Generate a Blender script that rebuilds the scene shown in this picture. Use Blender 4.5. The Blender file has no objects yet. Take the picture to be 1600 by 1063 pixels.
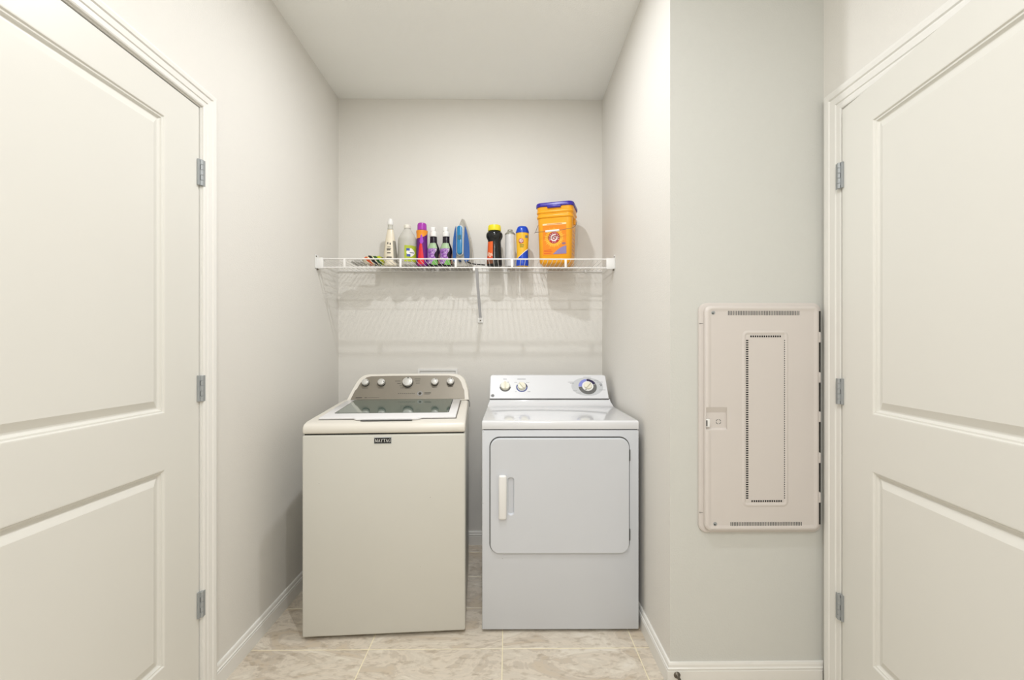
import bpy, bmesh, math, random
from mathutils import Vector, Matrix
random.seed(7)
S = bpy.context.scene
COL = S.collection
PI = math.pi
R = math.radians

# ---------------------------------------------------------------- camera
cam_d = bpy.data.cameras.new('camera')
cam_d.sensor_width = 36.0
cam_d.lens = 700.0 / 1600.0 * 36.0
cam_d.shift_y = 0.0078
cam_d.clip_start = 0.02
cam = bpy.data.objects.new('camera', cam_d)
cam.location = (0, 0, 1.235)
cam.rotation_euler = (PI / 2, 0, -0.01)
COL.objects.link(cam)
S.camera = cam

# ---------------------------------------------------------------- world, lights, exposure
w = bpy.data.worlds.new('world'); S.world = w; w.use_nodes = True
w.node_tree.nodes['Background'].inputs[0].default_value = (0.9, 0.95, 1.0, 1)
w.node_tree.nodes['Background'].inputs[1].default_value = 0.25
S.view_settings.view_transform = 'Standard'
S.view_settings.look = 'None'
S.view_settings.gamma = 1.0
S.view_settings.exposure = -0.09
S.view_settings.use_curve_mapping = False

LAMPS = [  # x, y, radius, watts, colour
    (-0.03, 0.80, 0.013, 13.0, (0.95, 0.965, 1.0)),
    (-0.14, 1.785, 0.030, 12.6, (0.95, 0.965, 1.0)),
    (0.00, -0.75, 0.30, 28.0, (0.93, 0.955, 1.0)),  # added fill light, unseen behind the camera; no known fixture there
]
CEIL = 2.80
for i, (x, y, r, p, c) in enumerate(LAMPS):
    ld = bpy.data.lights.new('lamp_light', 'AREA'); ld.shape = 'DISK'; ld.size = 2 * r
    ld.energy = p; ld.color = c
    lo = bpy.data.objects.new('lamp_light', ld); lo.location = (x, y, CEIL - 0.012); COL.objects.link(lo)

# ---------------------------------------------------------------- materials
def lin(c):
    if isinstance(c, str):
        c = [int(c[i:i + 2], 16) for i in (0, 2, 4)]
    return tuple(((v / 255) / 12.92 if v / 255 <= 0.04045 else ((v / 255 + 0.055) / 1.055) ** 2.4) for v in c) + (1.0,)

def mat(name, col, rough=0.5, metal=0.0, bump=0.0, bscale=100.0, var=0.0, vscale=3.0, coat=0.0,
        trans=0.0, ior=1.45, emit=None, estr=0.0, spec=0.5):
    m = bpy.data.materials.new(name); m.use_nodes = True
    nt = m.node_tree; b = nt.nodes['Principled BSDF']
    b.inputs['Base Color'].default_value = lin(col)
    b.inputs['Roughness'].default_value = rough
    b.inputs['Metallic'].default_value = metal
    b.inputs['Coat Weight'].default_value = coat
    b.inputs['Coat Roughness'].default_value = 0.06
    b.inputs['Transmission Weight'].default_value = trans
    b.inputs['IOR'].default_value = ior
    b.inputs['Specular IOR Level'].default_value = spec
    if emit:
        b.inputs['Emission Color'].default_value = lin(emit); b.inputs['Emission Strength'].default_value = estr
    tc = nt.nodes.new('ShaderNodeTexCoord')
    if bump > 0:
        n = nt.nodes.new('ShaderNodeTexNoise'); n.inputs['Scale'].default_value = bscale; n.inputs['Detail'].default_value = 3
        bp = nt.nodes.new('ShaderNodeBump'); bp.inputs['Strength'].default_value = bump; bp.inputs['Distance'].default_value = 0.002
        nt.links.new(tc.outputs['Object'], n.inputs['Vector'])
        nt.links.new(n.outputs['Fac'], bp.inputs['Height']); nt.links.new(bp.outputs['Normal'], b.inputs['Normal'])
    # every surface keeps a faint procedural mottling
    n2 = nt.nodes.new('ShaderNodeTexNoise'); n2.inputs['Scale'].default_value = vscale; n2.inputs['Detail'].default_value = 4
    nt.links.new(tc.outputs['Object'], n2.inputs['Vector'])
    mx = nt.nodes.new('ShaderNodeMix'); mx.data_type = 'RGBA'; mx.blend_type = 'MULTIPLY'
    mx.inputs['A'].default_value = lin(col)
    cr = nt.nodes.new('ShaderNodeValToRGB')
    v = 1 - max(var, 0.01)
    cr.color_ramp.elements[0].position = 0.35; cr.color_ramp.elements[0].color = (v, v, v, 1)
    cr.color_ramp.elements[1].position = 0.65; cr.color_ramp.elements[1].color = (1, 1, 1, 1)
    nt.links.new(n2.outputs['Fac'], cr.inputs['Fac']); nt.links.new(cr.outputs['Color'], mx.inputs['B'])
    mx.inputs['Factor'].default_value = 1.0
    nt.links.new(mx.outputs['Result'], b.inputs['Base Color'])
    return m

def speckled(name, col, spot, rough, dens, scale, coat=0.0):
    """enamel paint with a few tiny scuffs"""
    m = mat(name, col, rough, coat=coat, var=0.015)
    nt = m.node_tree; b = nt.nodes['Principled BSDF']
    src = b.inputs['Base Color'].links[0].from_socket
    tc = nt.nodes.new('ShaderNodeTexCoord')
    vo = nt.nodes.new('ShaderNodeTexVoronoi'); vo.inputs['Scale'].default_value = scale
    nt.links.new(tc.outputs['Object'], vo.inputs['Vector'])
    lt = nt.nodes.new('ShaderNodeMath'); lt.operation = 'LESS_THAN'; lt.inputs[1].default_value = 0.032
    nt.links.new(vo.outputs['Distance'], lt.inputs[0])
    sx = nt.nodes.new('ShaderNodeSeparateColor'); nt.links.new(vo.outputs['Color'], sx.inputs[0])
    gt = nt.nodes.new('ShaderNodeMath'); gt.operation = 'GREATER_THAN'; gt.inputs[1].default_value = 1 - dens
    nt.links.new(sx.outputs[0], gt.inputs[0])
    mu = nt.nodes.new('ShaderNodeMath'); mu.operation = 'MULTIPLY'
    nt.links.new(lt.outputs[0], mu.inputs[0]); nt.links.new(gt.outputs[0], mu.inputs[1])
    mx = nt.nodes.new('ShaderNodeMix'); mx.data_type = 'RGBA'
    nt.links.new(mu.outputs[0], mx.inputs['Factor']); nt.links.new(src, mx.inputs['A']); mx.inputs['B'].default_value = lin(spot)
    nt.links.new(mx.outputs['Result'], b.inputs['Base Color'])
    return m

def banded(name, stops, vec=(1, 0, 0), scale=1.0, off=0.0, noise=0.0, nscale=20, rough=0.4, const=True):
    """colours laid in bands along an object-space direction; stops = [(pos, colour)...]"""
    m = mat(name, (255, 255, 255), rough)
    nt = m.node_tree; b = nt.nodes['Principled BSDF']
    tc = nt.nodes.new('ShaderNodeTexCoord')
    dp = nt.nodes.new('ShaderNodeVectorMath'); dp.operation = 'DOT_PRODUCT'; dp.inputs[1].default_value = vec
    nt.links.new(tc.outputs['Object'], dp.inputs[0])
    ms = nt.nodes.new('ShaderNodeMath'); ms.operation = 'MULTIPLY_ADD'; ms.inputs[1].default_value = scale; ms.inputs[2].default_value = off
    nt.links.new(dp.outputs['Value'], ms.inputs[0])
    n = nt.nodes.new('ShaderNodeTexNoise'); n.inputs['Scale'].default_value = nscale
    nt.links.new(tc.outputs['Object'], n.inputs['Vector'])
    nm = nt.nodes.new('ShaderNodeMath'); nm.operation = 'MULTIPLY_ADD'; nm.inputs[1].default_value = noise
    nt.links.new(n.outputs['Fac'], nm.inputs[0]); nt.links.new(ms.outputs[0], nm.inputs[2])
    cr = nt.nodes.new('ShaderNodeValToRGB')
    if const: cr.color_ramp.interpolation = 'CONSTANT'
    el = cr.color_ramp.elements
    el[0].position = stops[0][0]; el[0].color = lin(stops[0][1])
    el[1].position = stops[1][0]; el[1].color = lin(stops[1][1])
    for p, c in stops[2:]:
        e = el.new(p); e.color = lin(c)
    nt.links.new(nm.outputs[0], cr.inputs['Fac']); nt.links.new(cr.outputs['Color'], b.inputs['Base Color'])
    return m

def tile_mat():
    m = mat('stone_tile', (200, 184, 162), 0.34, bump=0.12, bscale=40)
    nt = m.node_tree; b = nt.nodes['Principled BSDF']
    tc = nt.nodes.new('ShaderNodeTexCoord'); oi = nt.nodes.new('ShaderNodeObjectInfo')
    sc = nt.nodes.new('ShaderNodeVectorMath'); sc.operation = 'SCALE'; sc.inputs['Scale'].default_value = 17.0
    cb = nt.nodes.new('ShaderNodeCombineXYZ')
    for k in range(3): nt.links.new(oi.outputs['Random'], cb.inputs[k])
    nt.links.new(cb.outputs[0], sc.inputs[0])
    ad = nt.nodes.new('ShaderNodeVectorMath'); ad.operation = 'ADD'
    nt.links.new(tc.outputs['Object'], ad.inputs[0]); nt.links.new(sc.outputs[0], ad.inputs[1])
    mp = nt.nodes.new('ShaderNodeMapping'); mp.inputs['Scale'].default_value = (1.0, 2.0, 1); mp.inputs['Rotation'].default_value = (0, 0, 0.45)
    nt.links.new(ad.outputs[0], mp.inputs['Vector'])
    n = nt.nodes.new('ShaderNodeTexNoise'); n.inputs['Scale'].default_value = 2.6; n.inputs['Detail'].default_value = 9
    n.inputs['Roughness'].default_value = 0.6; n.inputs['Distortion'].default_value = 2.4
    nt.links.new(mp.outputs[0], n.inputs['Vector'])
    cr = nt.nodes.new('ShaderNodeValToRGB'); el = cr.color_ramp.elements
    el[0].position = 0.28; el[0].color = lin((204, 190, 168))
    el[1].position = 0.75; el[1].color = lin((232, 225, 213))
    for p, c in ((0.40, (208, 194, 174)), (0.455, (202, 191, 175)), (0.50, (222, 211, 194)), (0.56, (212, 202, 186)), (0.63, (226, 217, 201))):
        e = el.new(p); e.color = lin(c)
    nt.links.new(n.outputs['Fac'], cr.inputs['Fac'])
    n3 = nt.nodes.new('ShaderNodeTexNoise'); n3.inputs['Scale'].default_value = 26; n3.inputs['Detail'].default_value = 6
    nt.links.new(mp.outputs[0], n3.inputs['Vector'])
    c3 = nt.nodes.new('ShaderNodeValToRGB'); c3.color_ramp.elements[0].position = 0.33; c3.color_ramp.elements[0].color = lin((176, 160, 138))
    c3.color_ramp.elements[1].position = 0.47; c3.color_ramp.elements[1].color = (1, 1, 1, 1)
    nt.links.new(n3.outputs['Fac'], c3.inputs['Fac'])
    mx = nt.nodes.new('ShaderNodeMix'); mx.data_type = 'RGBA'; mx.blend_type = 'MULTIPLY'; mx.inputs['Factor'].default_value = 0.35
    nt.links.new(cr.outputs['Color'], mx.inputs['A']); nt.links.new(c3.outputs['Color'], mx.inputs['B'])
    nt.links.new(mx.outputs['Result'], b.inputs['Base Color'])
    return m

M = dict(
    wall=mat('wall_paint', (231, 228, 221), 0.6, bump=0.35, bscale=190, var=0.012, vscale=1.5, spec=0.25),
    wall_shaded=mat('wall_paint_return_shaded', (215, 215, 209), 0.6, bump=0.35, bscale=190, var=0.012, vscale=1.5, spec=0.25),  # same cream paint, made greyer and darker for the dimmer light here
    ceil=mat('ceiling_paint', (250, 250, 245), 0.8, bump=0.5, bscale=130, spec=0.2),
    trim=mat('trim_paint', (238, 236, 230), 0.34),
    door=mat('door_paint', (228, 226, 218), 0.36, bump=0.05, bscale=60),
    grout=mat('grout', (246, 236, 206), 0.8, bump=0.3, bscale=300, var=0.08, vscale=9),
    tile=tile_mat(),
    steel=mat('satin_steel', (168, 172, 174), 0.42, metal=0.4),
    dark=mat('dark_gap', (26, 26, 24), 0.8),
    wash=speckled('washer_enamel', (214, 212, 203), (110, 104, 92), 0.28, 0.10, 26),
    washtop=mat('washer_cream_plastic', (228, 223, 212), 0.3),
    lid=mat('washer_lid_white', (238, 237, 238), 0.16, coat=0.3),
    glass=mat('washer_lid_glass', (92, 110, 102), 0.06, coat=0.5, spec=0.7),
    pan=mat('brushed_bronze_steel', (138, 131, 118), 0.45, metal=0.35, bump=0.05, bscale=90, var=0.08, vscale=5),
    knob=mat('chrome_knob', (208, 206, 200), 0.38, metal=0.25),
    black=mat('black_plastic', (14, 14, 15), 0.28),
    ink=mat('ink_and_gap_shade', (52, 50, 46), 0.6),
    ink2=mat('mid_grey_ink', (128, 128, 132), 0.6),
    inklt=mat('grey_ink', (150, 150, 150), 0.6),
    dry=speckled('dryer_enamel', (214, 217, 222), (120, 118, 112), 0.2, 0.07, 24, coat=0.2),
    drytop=mat('dryer_glossy_enamel', (230, 231, 233), 0.13, coat=0.6),
    dryfront=mat('dryer_console_plastic', (226, 227, 229), 0.35),
    seam=mat('rubber_seam', (84, 84, 82), 0.7),
    cream=mat('cream_knob_plastic', (236, 232, 212), 0.35),
    white=mat('white_plastic', (240, 239, 236), 0.35),
    wire=mat('white_coated_wire', (244, 242, 238), 0.35),
    lidseam=mat('lid_shadow_gap', (120, 116, 108), 0.7),
    brace=mat('shelf_brace_grey', (222, 222, 224), 0.4),
    panel=mat('panel_plastic', (218, 211, 205), 0.5, bump=0.06, bscale=220),
    periw=mat('periwinkle_print', (140, 146, 214), 0.5),
    navy=mat('dark_violet_print', (40, 28, 72), 0.5),
    greyprint=mat('grey_print', (104, 104, 102), 0.5),
    palegrey=mat('pale_grey_print', (200, 202, 204), 0.5),
    bluering=mat('blue_grey_print', (72, 84, 142), 0.5),
    gun=mat('gunmetal', (110, 104, 94), 0.35, metal=0.8),
)
LIGHTMAT = mat('lamp_diffuser', (255, 250, 240), 0.5, emit=(255, 246, 232), estr=6.0)

# ---------------------------------------------------------------- mesh helpers
class MB:
    def __init__(s): s.v = []; s.f = []
    def add(s, vs, fs, m=None):
        k = len(s.v)
        for v in vs:
            v = Vector(v)
            s.v.append(m @ v if m is not None else v)
        s.f += [tuple(i + k for i in f) for f in fs]
        return s
    def bm(s, b, m=None):
        b.verts.index_update()
        s.add([v.co.copy() for v in b.verts], [[v.index for v in f.verts] for f in b.faces], m); b.free(); return s
    def box(s, x0, x1, y0, y1, z0, z1, r=0.0, seg=2, m=None):
        b = bmesh.new()
        vs = [b.verts.new((x, y, z)) for x in (x0, x1) for y in (y0, y1) for z in (z0, z1)]
        for q in ((0, 1, 3, 2), (4, 6, 7, 5), (0, 4, 5, 1), (2, 3, 7, 6), (0, 2, 6, 4), (1, 5, 7, 3)):
            b.faces.new([vs[i] for i in q])
        if r > 0:
            bmesh.ops.bevel(b, geom=list(b.edges), offset=r, segments=seg, affect='EDGES', profile=0.5)
        return s.bm(b, m)
    def prism(s, pts, a0, a1, axes='xz', r=0.0, seg=2, m=None, hard=True):
        """pts in the plane of axes, extruded along the remaining axis from a0 to a1"""
        b = bmesh.new()
        def P(p, a):
            if axes == 'xz': return (p[0], a, p[1])
            if axes == 'yz': return (a, p[0], p[1])
            return (p[0], p[1], a)
        A = [b.verts.new(P(p, a0)) for p in pts]; B = [b.verts.new(P(p, a1)) for p in pts]
        n = len(pts)
        fa = b.faces.new(A); fb = b.faces.new(B[::-1])
        for i in range(n): b.faces.new((A[i], B[i], B[(i + 1) % n], A[(i + 1) % n]))
        bmesh.ops.recalc_face_normals(b, faces=list(b.faces))
        if r > 0:
            ed = [e for e in b.edges if e.calc_face_angle(0) > R(25)]
            bmesh.ops.bevel(b, geom=ed, offset=r, segments=seg, affect='EDGES', profile=0.5, clamp_overlap=True)
        return s.bm(b, m)
    def lathe(s, prof, seg=32, m=None, sx=1.0, sy=1.0, cap=True):
        vs = []; fs = []
        for r, z in prof:
            for k in range(seg):
                a = 2 * PI * k / seg
                vs.append((r * math.cos(a) * sx, r * math.sin(a) * sy, z))
        n = len(prof)
        for i in range(n - 1):
            for k in range(seg):
                k2 = (k + 1) % seg
                fs.append((i * seg + k, i * seg + k2, (i + 1) * seg + k2, (i + 1) * seg + k))
        if cap:
            fs.append(tuple(range(seg))[::-1]); fs.append(tuple((n - 1) * seg + k for k in range(seg)))
        return s.add(vs, fs, m)
    def tube(s, pts, r, seg=8, m=None):
        pts = [Vector(p) for p in pts]; vs = []; fs = []
        up = None
        for i, p in enumerate(pts):
            d = (pts[min(i + 1, len(pts) - 1)] - pts[max(i - 1, 0)]).normalized()
            if up is None:
                up = Vector((0, 0, 1)) if abs(d.z) < 0.9 else Vector((1, 0, 0))
            a = d.cross(up).normalized(); b = a.cross(d).normalized(); up = b
            for k in range(seg):
                t = 2 * PI * k / seg
                vs.append(p + a * (math.cos(t) * r) + b * (math.sin(t) * r))
        for i in range(len(pts) - 1):
            for k in range(seg):
                k2 = (k + 1) % seg
                fs.append((i * seg + k, i * seg + k2, (i + 1) * seg + k2, (i + 1) * seg + k))
        fs.append(tuple(range(seg))[::-1]); fs.append(tuple((len(pts) - 1) * seg + k for k in range(seg)))
        return s.add(vs, fs, m)
    def rings(s, rs, m=None, cap0=True, cap1=True):
        n = len(rs[0]); vs = [p for r in rs for p in r]; fs = []
        for i in range(len(rs) - 1):
            for k in range(n):
                k2 = (k + 1) % n
                fs.append((i * n + k, i * n + k2, (i + 1) * n + k2, (i + 1) * n + k))
        if cap0: fs.append(tuple(range(n))[::-1])
        if cap1: fs.append(tuple((len(rs) - 1) * n + k for k in range(n)))
        return s.add(vs, fs, m)
    def shell(s, rad, z0, z1, a0, a1, off=0.0006, nz=10, na=12, m=None, sx=1.0, sy=1.0):
        """label patch on a turned body; angle 0 faces -Y, positive to +X; a0/a1 may be functions of 0..1"""
        vs = []; fs = []
        for i in range(nz + 1):
            t = i / nz; z = z0 + (z1 - z0) * t
            b0 = a0(t) if callable(a0) else a0; b1 = a1(t) if callable(a1) else a1
            for k in range(na + 1):
                a = R(b0 + (b1 - b0) * k / na); r = rad(z) + off
                vs.append((r * math.sin(a) * sx, -r * math.cos(a) * sy, z))
        for i in range(nz):
            for k in range(na):
                q = i * (na + 1) + k
                fs.append((q, q + 1, q + na + 2, q + na + 1))
        return s.add(vs, fs, m)
    def build(s, name, material, parent=None, o=(0, 0, 0), smooth=True, angle=32, merge=True):
        me = bpy.data.meshes.new(name)
        me.from_pydata([tuple(v - Vector(o)) for v in s.v], [], s.f)
        b = bmesh.new(); b.from_mesh(me)
        if merge: bmesh.ops.remove_doubles(b, verts=b.verts, dist=1e-6)
        bmesh.ops.recalc_face_normals(b, faces=b.faces) if merge else None
        if smooth:
            for f in b.faces: f.smooth = True
            for e in b.edges:
                e.smooth = e.is_boundary or e.calc_face_angle(0) < R(angle)
        b.to_mesh(me); b.free()
        me.materials.append(material)
        ob = bpy.data.objects.new(name, me); COL.objects.link(ob)
        if parent is not None: ob.parent = parent
        elif any(o): ob.location = o
        return ob

def thing(name, label, cat, loc=(0, 0, 0), rz=0.0, group=None):
    o = bpy.data.objects.new(name, None); COL.objects.link(o)
    o.location = loc; o.rotation_euler = (0, 0, rz); o.empty_display_size = 0.1
    o['label'] = label; o['category'] = cat
    if group: o['group'] = group
    return o
def tag(o, label, cat, group=None):
    o['label'] = label; o['category'] = cat
    if group: o['group'] = group
    return o
def struct(o, label=None, cat=None):
    o['kind'] = 'structure'
    if label: o['label'] = label
    if cat: o['category'] = cat
    return o
def plabel(o, label): o['label'] = label; return o
def interp(pts):
    """piecewise-linear radius function of z"""
    def f(z):
        if z <= pts[0][1]: return pts[0][0]
        for (r0, z0), (r1, z1) in zip(pts, pts[1:]):
            if z <= z1: return r0 + (r1 - r0) * ((z - z0) / max(z1 - z0, 1e-9))
        return pts[-1][0]
    return f
def frame_m(o, x, y, z):
    m = Matrix.Identity(4)
    for i, a in enumerate((x, y, z)):
        a = Vector(a)
        for k in range(3): m[k][i] = a[k]
    for k in range(3): m[k][3] = o[k]
    return m

# ---------------------------------------------------------------- room shell
XL, XA, XR = -1.060, 0.597, 1.165       # left wall, alcove right wall, right wall
YB, YF, YR = 2.820, 1.639, -1.45        # alcove back wall, return wall, rear wall
D1_Y0, D1_Y1, D1_T = 0.735, 1.556, 2.066   # left door opening
D2_Y0, D2_Y1, D2_T = 0.705, 1.537, 2.062   # right door opening
T = 0.11
def wall_with_opening(name, x0, x1, y0, y1, oy0, oy1, oz):
    mb = MB()
    mb.box(x0, x1, y0, oy0, 0, CEIL); mb.box(x0, x1, oy1, y1, 0, CEIL); mb.box(x0, x1, oy0, oy1, oz, CEIL)
    return mb.build(name, M['wall'], smooth=False)
struct(wall_with_opening('wall_left', XL - T, XL, YR, YB + T, D1_Y0, D1_Y1, D1_T), 'cream painted wall on the left holding the first panelled door', 'wall')
struct(wall_with_opening('wall_right', XR, XR + T, YR, YF, D2_Y0, D2_Y1, D2_T), 'cream painted wall on the right holding the ajar panelled door', 'wall')
struct(MB().box(XL, XA, YB, YB + T, 0, CEIL).build('wall_back', M['wall'], smooth=False), 'cream alcove wall behind the wire shelf and the laundry machines', 'wall')
wf = struct(MB().box(XA, XR + T, YF, YB + T, 0, CEIL).build('wall_front', M['wall_shaded'], smooth=False), 'projecting corner wall right of the alcove, carrying the media enclosure', 'wall')
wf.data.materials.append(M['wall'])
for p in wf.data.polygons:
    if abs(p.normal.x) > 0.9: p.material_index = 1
struct(MB().box(XL - T, XR + T, YR - T, YR, 0, CEIL).build('wall_rear', M['wall'], smooth=False), 'plain wall closing the room behind the viewer', 'wall')
struct(MB().box(XL - T, XR + T, YR - T, YB + T, CEIL, CEIL + 0.1).build('ceiling', M['ceil'], smooth=False), 'pale textured ceiling over the laundry alcove', 'ceiling')
floor = struct(MB().box(XL - T, XR + T, YR - T, YB + T, -0.1, -0.0012).build('floor', M['grout'], smooth=False), 'beige stone-look tile floor with pale grout joints', 'floor')
GX = [-0.569 + 0.548 * k for k in range(-2, 5)]
GY = [1.840 + 0.290 * k for k in range(-12, 5)]
cache = {}
for i in range(len(GX) - 1):
    for j in range(len(GY) - 1):
        x0, x1 = max(GX[i], XL) + 0.0021, min(GX[i + 1], XR) - 0.0021
        y0, y1 = max(GY[j], YR) + 0.0021, min(GY[j + 1], YB) - 0.0021
        if x1 - x0 < 0.01 or y1 - y0 < 0.01: continue
        if y0 >= YF - 0.02: x1 = min(x1, XA)
        if x1 - x0 < 0.01: continue
        pieces = [(x0, x1, y0, y1)]
        if x1 > XA and y1 > YF:
            if x0 < XA: pieces = [(x0, x1, y0, YF), (x0, XA, YF, y1)]
            else: pieces = [(x0, x1, y0, YF)]
        if len(pieces) == 2:   # one L-shaped tile cut round the corner
            mb = MB(); c = ((x0 + x1) / 2, (y0 + y1) / 2, 0)
            mb.prism([(x0, y0), (x1, y0), (x1, YF), (XA, YF), (XA, y1), (x0, y1)], -0.008, 0.0, axes='xy', r=0.0009, seg=1)
            t = mb.build('tile', M['tile'], floor, o=c); t.location = c
            continue
        a, b_, c_, d_ = pieces[0]
        key = (round(b_ - a, 4), round(d_ - c_, 4))
        if key not in cache:
            hx, hy = (b_ - a) / 2, (d_ - c_) / 2
            t = MB().box(-hx, hx, -hy, hy, -0.008, 0.0, r=0.0009, seg=1).build('tile', M['tile'], floor)
            cache[key] = t
        else:
            t = cache[key].copy(); COL.objects.link(t); t.parent = floor
        t.location = ((a + b_) / 2, (c_ + d_) / 2, 0)

# baseboards
BP = [(0, 0), (0.014, 0), (0.014, 0.056), (0.0105, 0.058), (0.0105, 0.060), (0.0135, 0.0625), (0.0135, 0.065), (0.0095, 0.068),
      (0.009, 0.077), (0.0065, 0.083), (0, 0.084)]
def baseboard(name, p0, p1, n, m0, m1, label):
    p0 = Vector((*p0, 0)); p1 = Vector((*p1, 0)); n = Vector((*n, 0)); d = (p1 - p0).normalized()
    rs = []
    for p, mm in ((p0, m0), (p1, m1)):
        rs.append([p + n * a + d * (mm * a) + Vector((0, 0, z)) for a, z in BP])
    mb = MB(); mb.rings(rs)
    return struct(mb.build(name, M['trim'], smooth=False), label, 'baseboard')
baseboard('baseboard_left', (XL, D1_Y1 + 0.0655), (XL, YB), (1, 0), 0, -1, 'white grooved baseboard along the left wall beside the washer')
baseboard('baseboard_back', (XL, YB), (XA, YB), (0, -1), 1, -1, 'white baseboard on the back wall seen between the machines')
baseboard('baseboard_right', (XA, YB), (XA, YF), (-1, 0), 1, 1, 'white baseboard along the alcove side wall beside the dryer')
baseboard('baseboard_front', (XA, YF), (XR, YF), (0, -1), -1, -1, 'white baseboard under the media enclosure')
baseboard('baseboard_rear', (XL, YR), (XR, YR), (0, 1), 1, -1, 'white baseboard along the wall behind the viewer')

# door casings with jambs
CP = [(0, 0), (0, 0.008), (0.003, 0.0100), (0.012, 0.0105), (0.0135, 0.0085), (0.016, 0.0085), (0.018, 0.012), (0.031, 0.0135), (0.0325, 0.0115),
      (0.0350, 0.0115), (0.0375, 0.0160), (0.047, 0.0175), (0.0525, 0.0165), (0.055, 0.0125), (0.055, 0)]
def casing(name, xw, nx, y0, y1, top, label, ws=1.0):
    """around an opening y0..y1 up to top on the wall plane x = xw with normal nx"""
    mb = MB(); rv = 0.004
    ys, ye, tz = y0 - rv, y1 + rv, top + rv
    rs = []
    for (y, z, oy, oz) in ((ye, 0.0, 1, 0), (ye, tz, 1, 1), (ys, tz, -1, 1), (ys, 0.0, -1, 0)):
        rs.append([Vector((xw + nx * h, y + oy * a * ws, z + oz * a * ws)) for a, h in CP])
    mb.rings(rs)
    # jamb lining and stop
    xa, xb = sorted((xw - nx * 0.11, xw + nx * 0.002))
    mb.box(xa, xb, y1 - 0.0005, y1 + rv + 0.002, 0, tz); mb.box(xa, xb, y0 - rv - 0.002, y0 + 0.0005, 0, tz)
    mb.box(xa, xb, y0, y1, top - 0.0005, tz + 0.002)
    xa, xb = sorted((xw - nx * 0.09, xw - nx * 0.045))
    mb.box(xa, xb, y1 - 0.012, y1, 0, top); mb.box(xa, xb, y0, y0 + 0.012, 0, top); mb.box(xa, xb, y0, y1, top - 0.012, top)
    return struct(mb.build(name, M['trim'], smooth=False, merge=False), label, 'door casing')
casing('trim_1', XL, 1, D1_Y0, D1_Y1, D1_T, 'white moulded casing around the left door', 1.13)
casing('trim_2', XR, -1, D2_Y0, D2_Y1, D2_T, 'white moulded casing around the right door', 1.42)

# two-panel moulded doors: local x = along width from the hinge, y = outward normal, z = up
MP = [(0, 0), (0.003, -0.0005), (0.006, -0.0045), (0.010, -0.0050), (0.0115, -0.0085), (0.0155, -0.0120), (0.0175, -0.0125),
      (0.021, -0.0120), (0.040, -0.0035), (0.0425, -0.0025), (0.046, -0.0025)]
def panelled_door(name, loc, wdir, ndir, W, H, rails, label, hinges, hz, mirror):
    root = thing(name, label, 'door', loc); root['kind'] = 'structure'
    m = frame_m((0, 0, 0), wdir, ndir, (0, 0, 1))
    st = 0.151; th = 0.035
    holes = [(st, W - st, a, b) for a, b in rails]
    mb = MB()
    def quad(x0, x1, z0, z1, y=0): mb.add([(x0, y, z0), (x1, y, z0), (x1, y, z1), (x0, y, z1)], [(0, 1, 2, 3)], m)
    quad(0, st, 0, H); quad(W - st, W, 0, H)
    zc = 0
    for (_, _, a, b) in holes: quad(st, W - st, zc, a); zc = b
    quad(st, W - st, zc, H)
    # edges and back
    mb.add([(0, 0, 0), (W, 0, 0), (W, 0, H), (0, 0, H), (0, -th, 0), (W, -th, 0), (W, -th, H), (0, -th, H)],
           [(0, 1, 5, 4), (1, 2, 6, 5), (2, 3, 7, 6), (3, 0, 4, 7), (4, 5, 6, 7)], m)
    mb.build('door_leaf', M['door'], root, merge=False, smooth=False)
    for (x0, x1, z0, z1) in holes:
        pb = MB(); rs = []
        for ins, dp in MP:
            rs.append([(x0 + ins, dp, z0 + ins), (x1 - ins, dp, z0 + ins), (x1 - ins, dp, z1 - ins), (x0 + ins, dp, z1 - ins)])
        pb.rings(rs, m, cap0=False, cap1=True)
        pb.build('panel', M['door'], root, smooth=False, merge=False)
    for z in hz:
        h = MB()
        px, py = -0.0035, 0.0075          # pin position
        for k in range(5):
            z0 = z - 0.0445 + k * 0.0178
            h.lathe([(0.0062, z0 + 0.0004), (0.0066, z0 + 0.001), (0.0066, z0 + 0.0168), (0.0062, z0 + 0.0174)], 14, m @ Matrix.Translation((px, py, 0)))
        h.box(px + 0.002, px + 0.014, 0.0002, 0.0075, z - 0.0445, z + 0.0445, r=0.0006, seg=1, m=m)
        h.box(px - 0.012, px - 0.002, 0.0105 - 0.001, 0.0125, z - 0.0445, z + 0.0445, r=0.0006, seg=1, m=m)
        ho = h.build('hinge', M['steel'], root)
        plabel(ho, 'satin steel butt hinge')
        sb = MB()
        slots = ((-0.026, -0.010), (0.010, 0.026)) if not mirror else ((-0.043, -0.033), (-0.008, 0.008), (0.033, 0.043))
        for a, b in slots:
            sb.box(px + 0.0035, px + 0.0075, 0.0072, 0.0082, z + a, z + b, m=m)
        sb.build('hinge_slot', M['dark'], ho)
    return root
panelled_door('door_1', (XL - 0.002, 1.552, 0.029), (0, -1, 0), (1, 0, 0), 0.813, 2.033,
              [(0.216, 0.830), (1.003, 1.927)], 'white two-panel door closed in the left wall', 3, (0.323, 1.067, 1.810), False)
ph = 0.125
panelled_door('door_2', (1.154, 1.5335, 0.012), (-math.sin(ph), -math.cos(ph), 0), (-math.cos(ph), math.sin(ph), 0), 0.813, 2.043,
              [(0.230, 0.840), (1.015, 1.935)], 'white two-panel door standing slightly ajar in the right wall', 3, (0.328, 1.073, 1.818), True)

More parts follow.
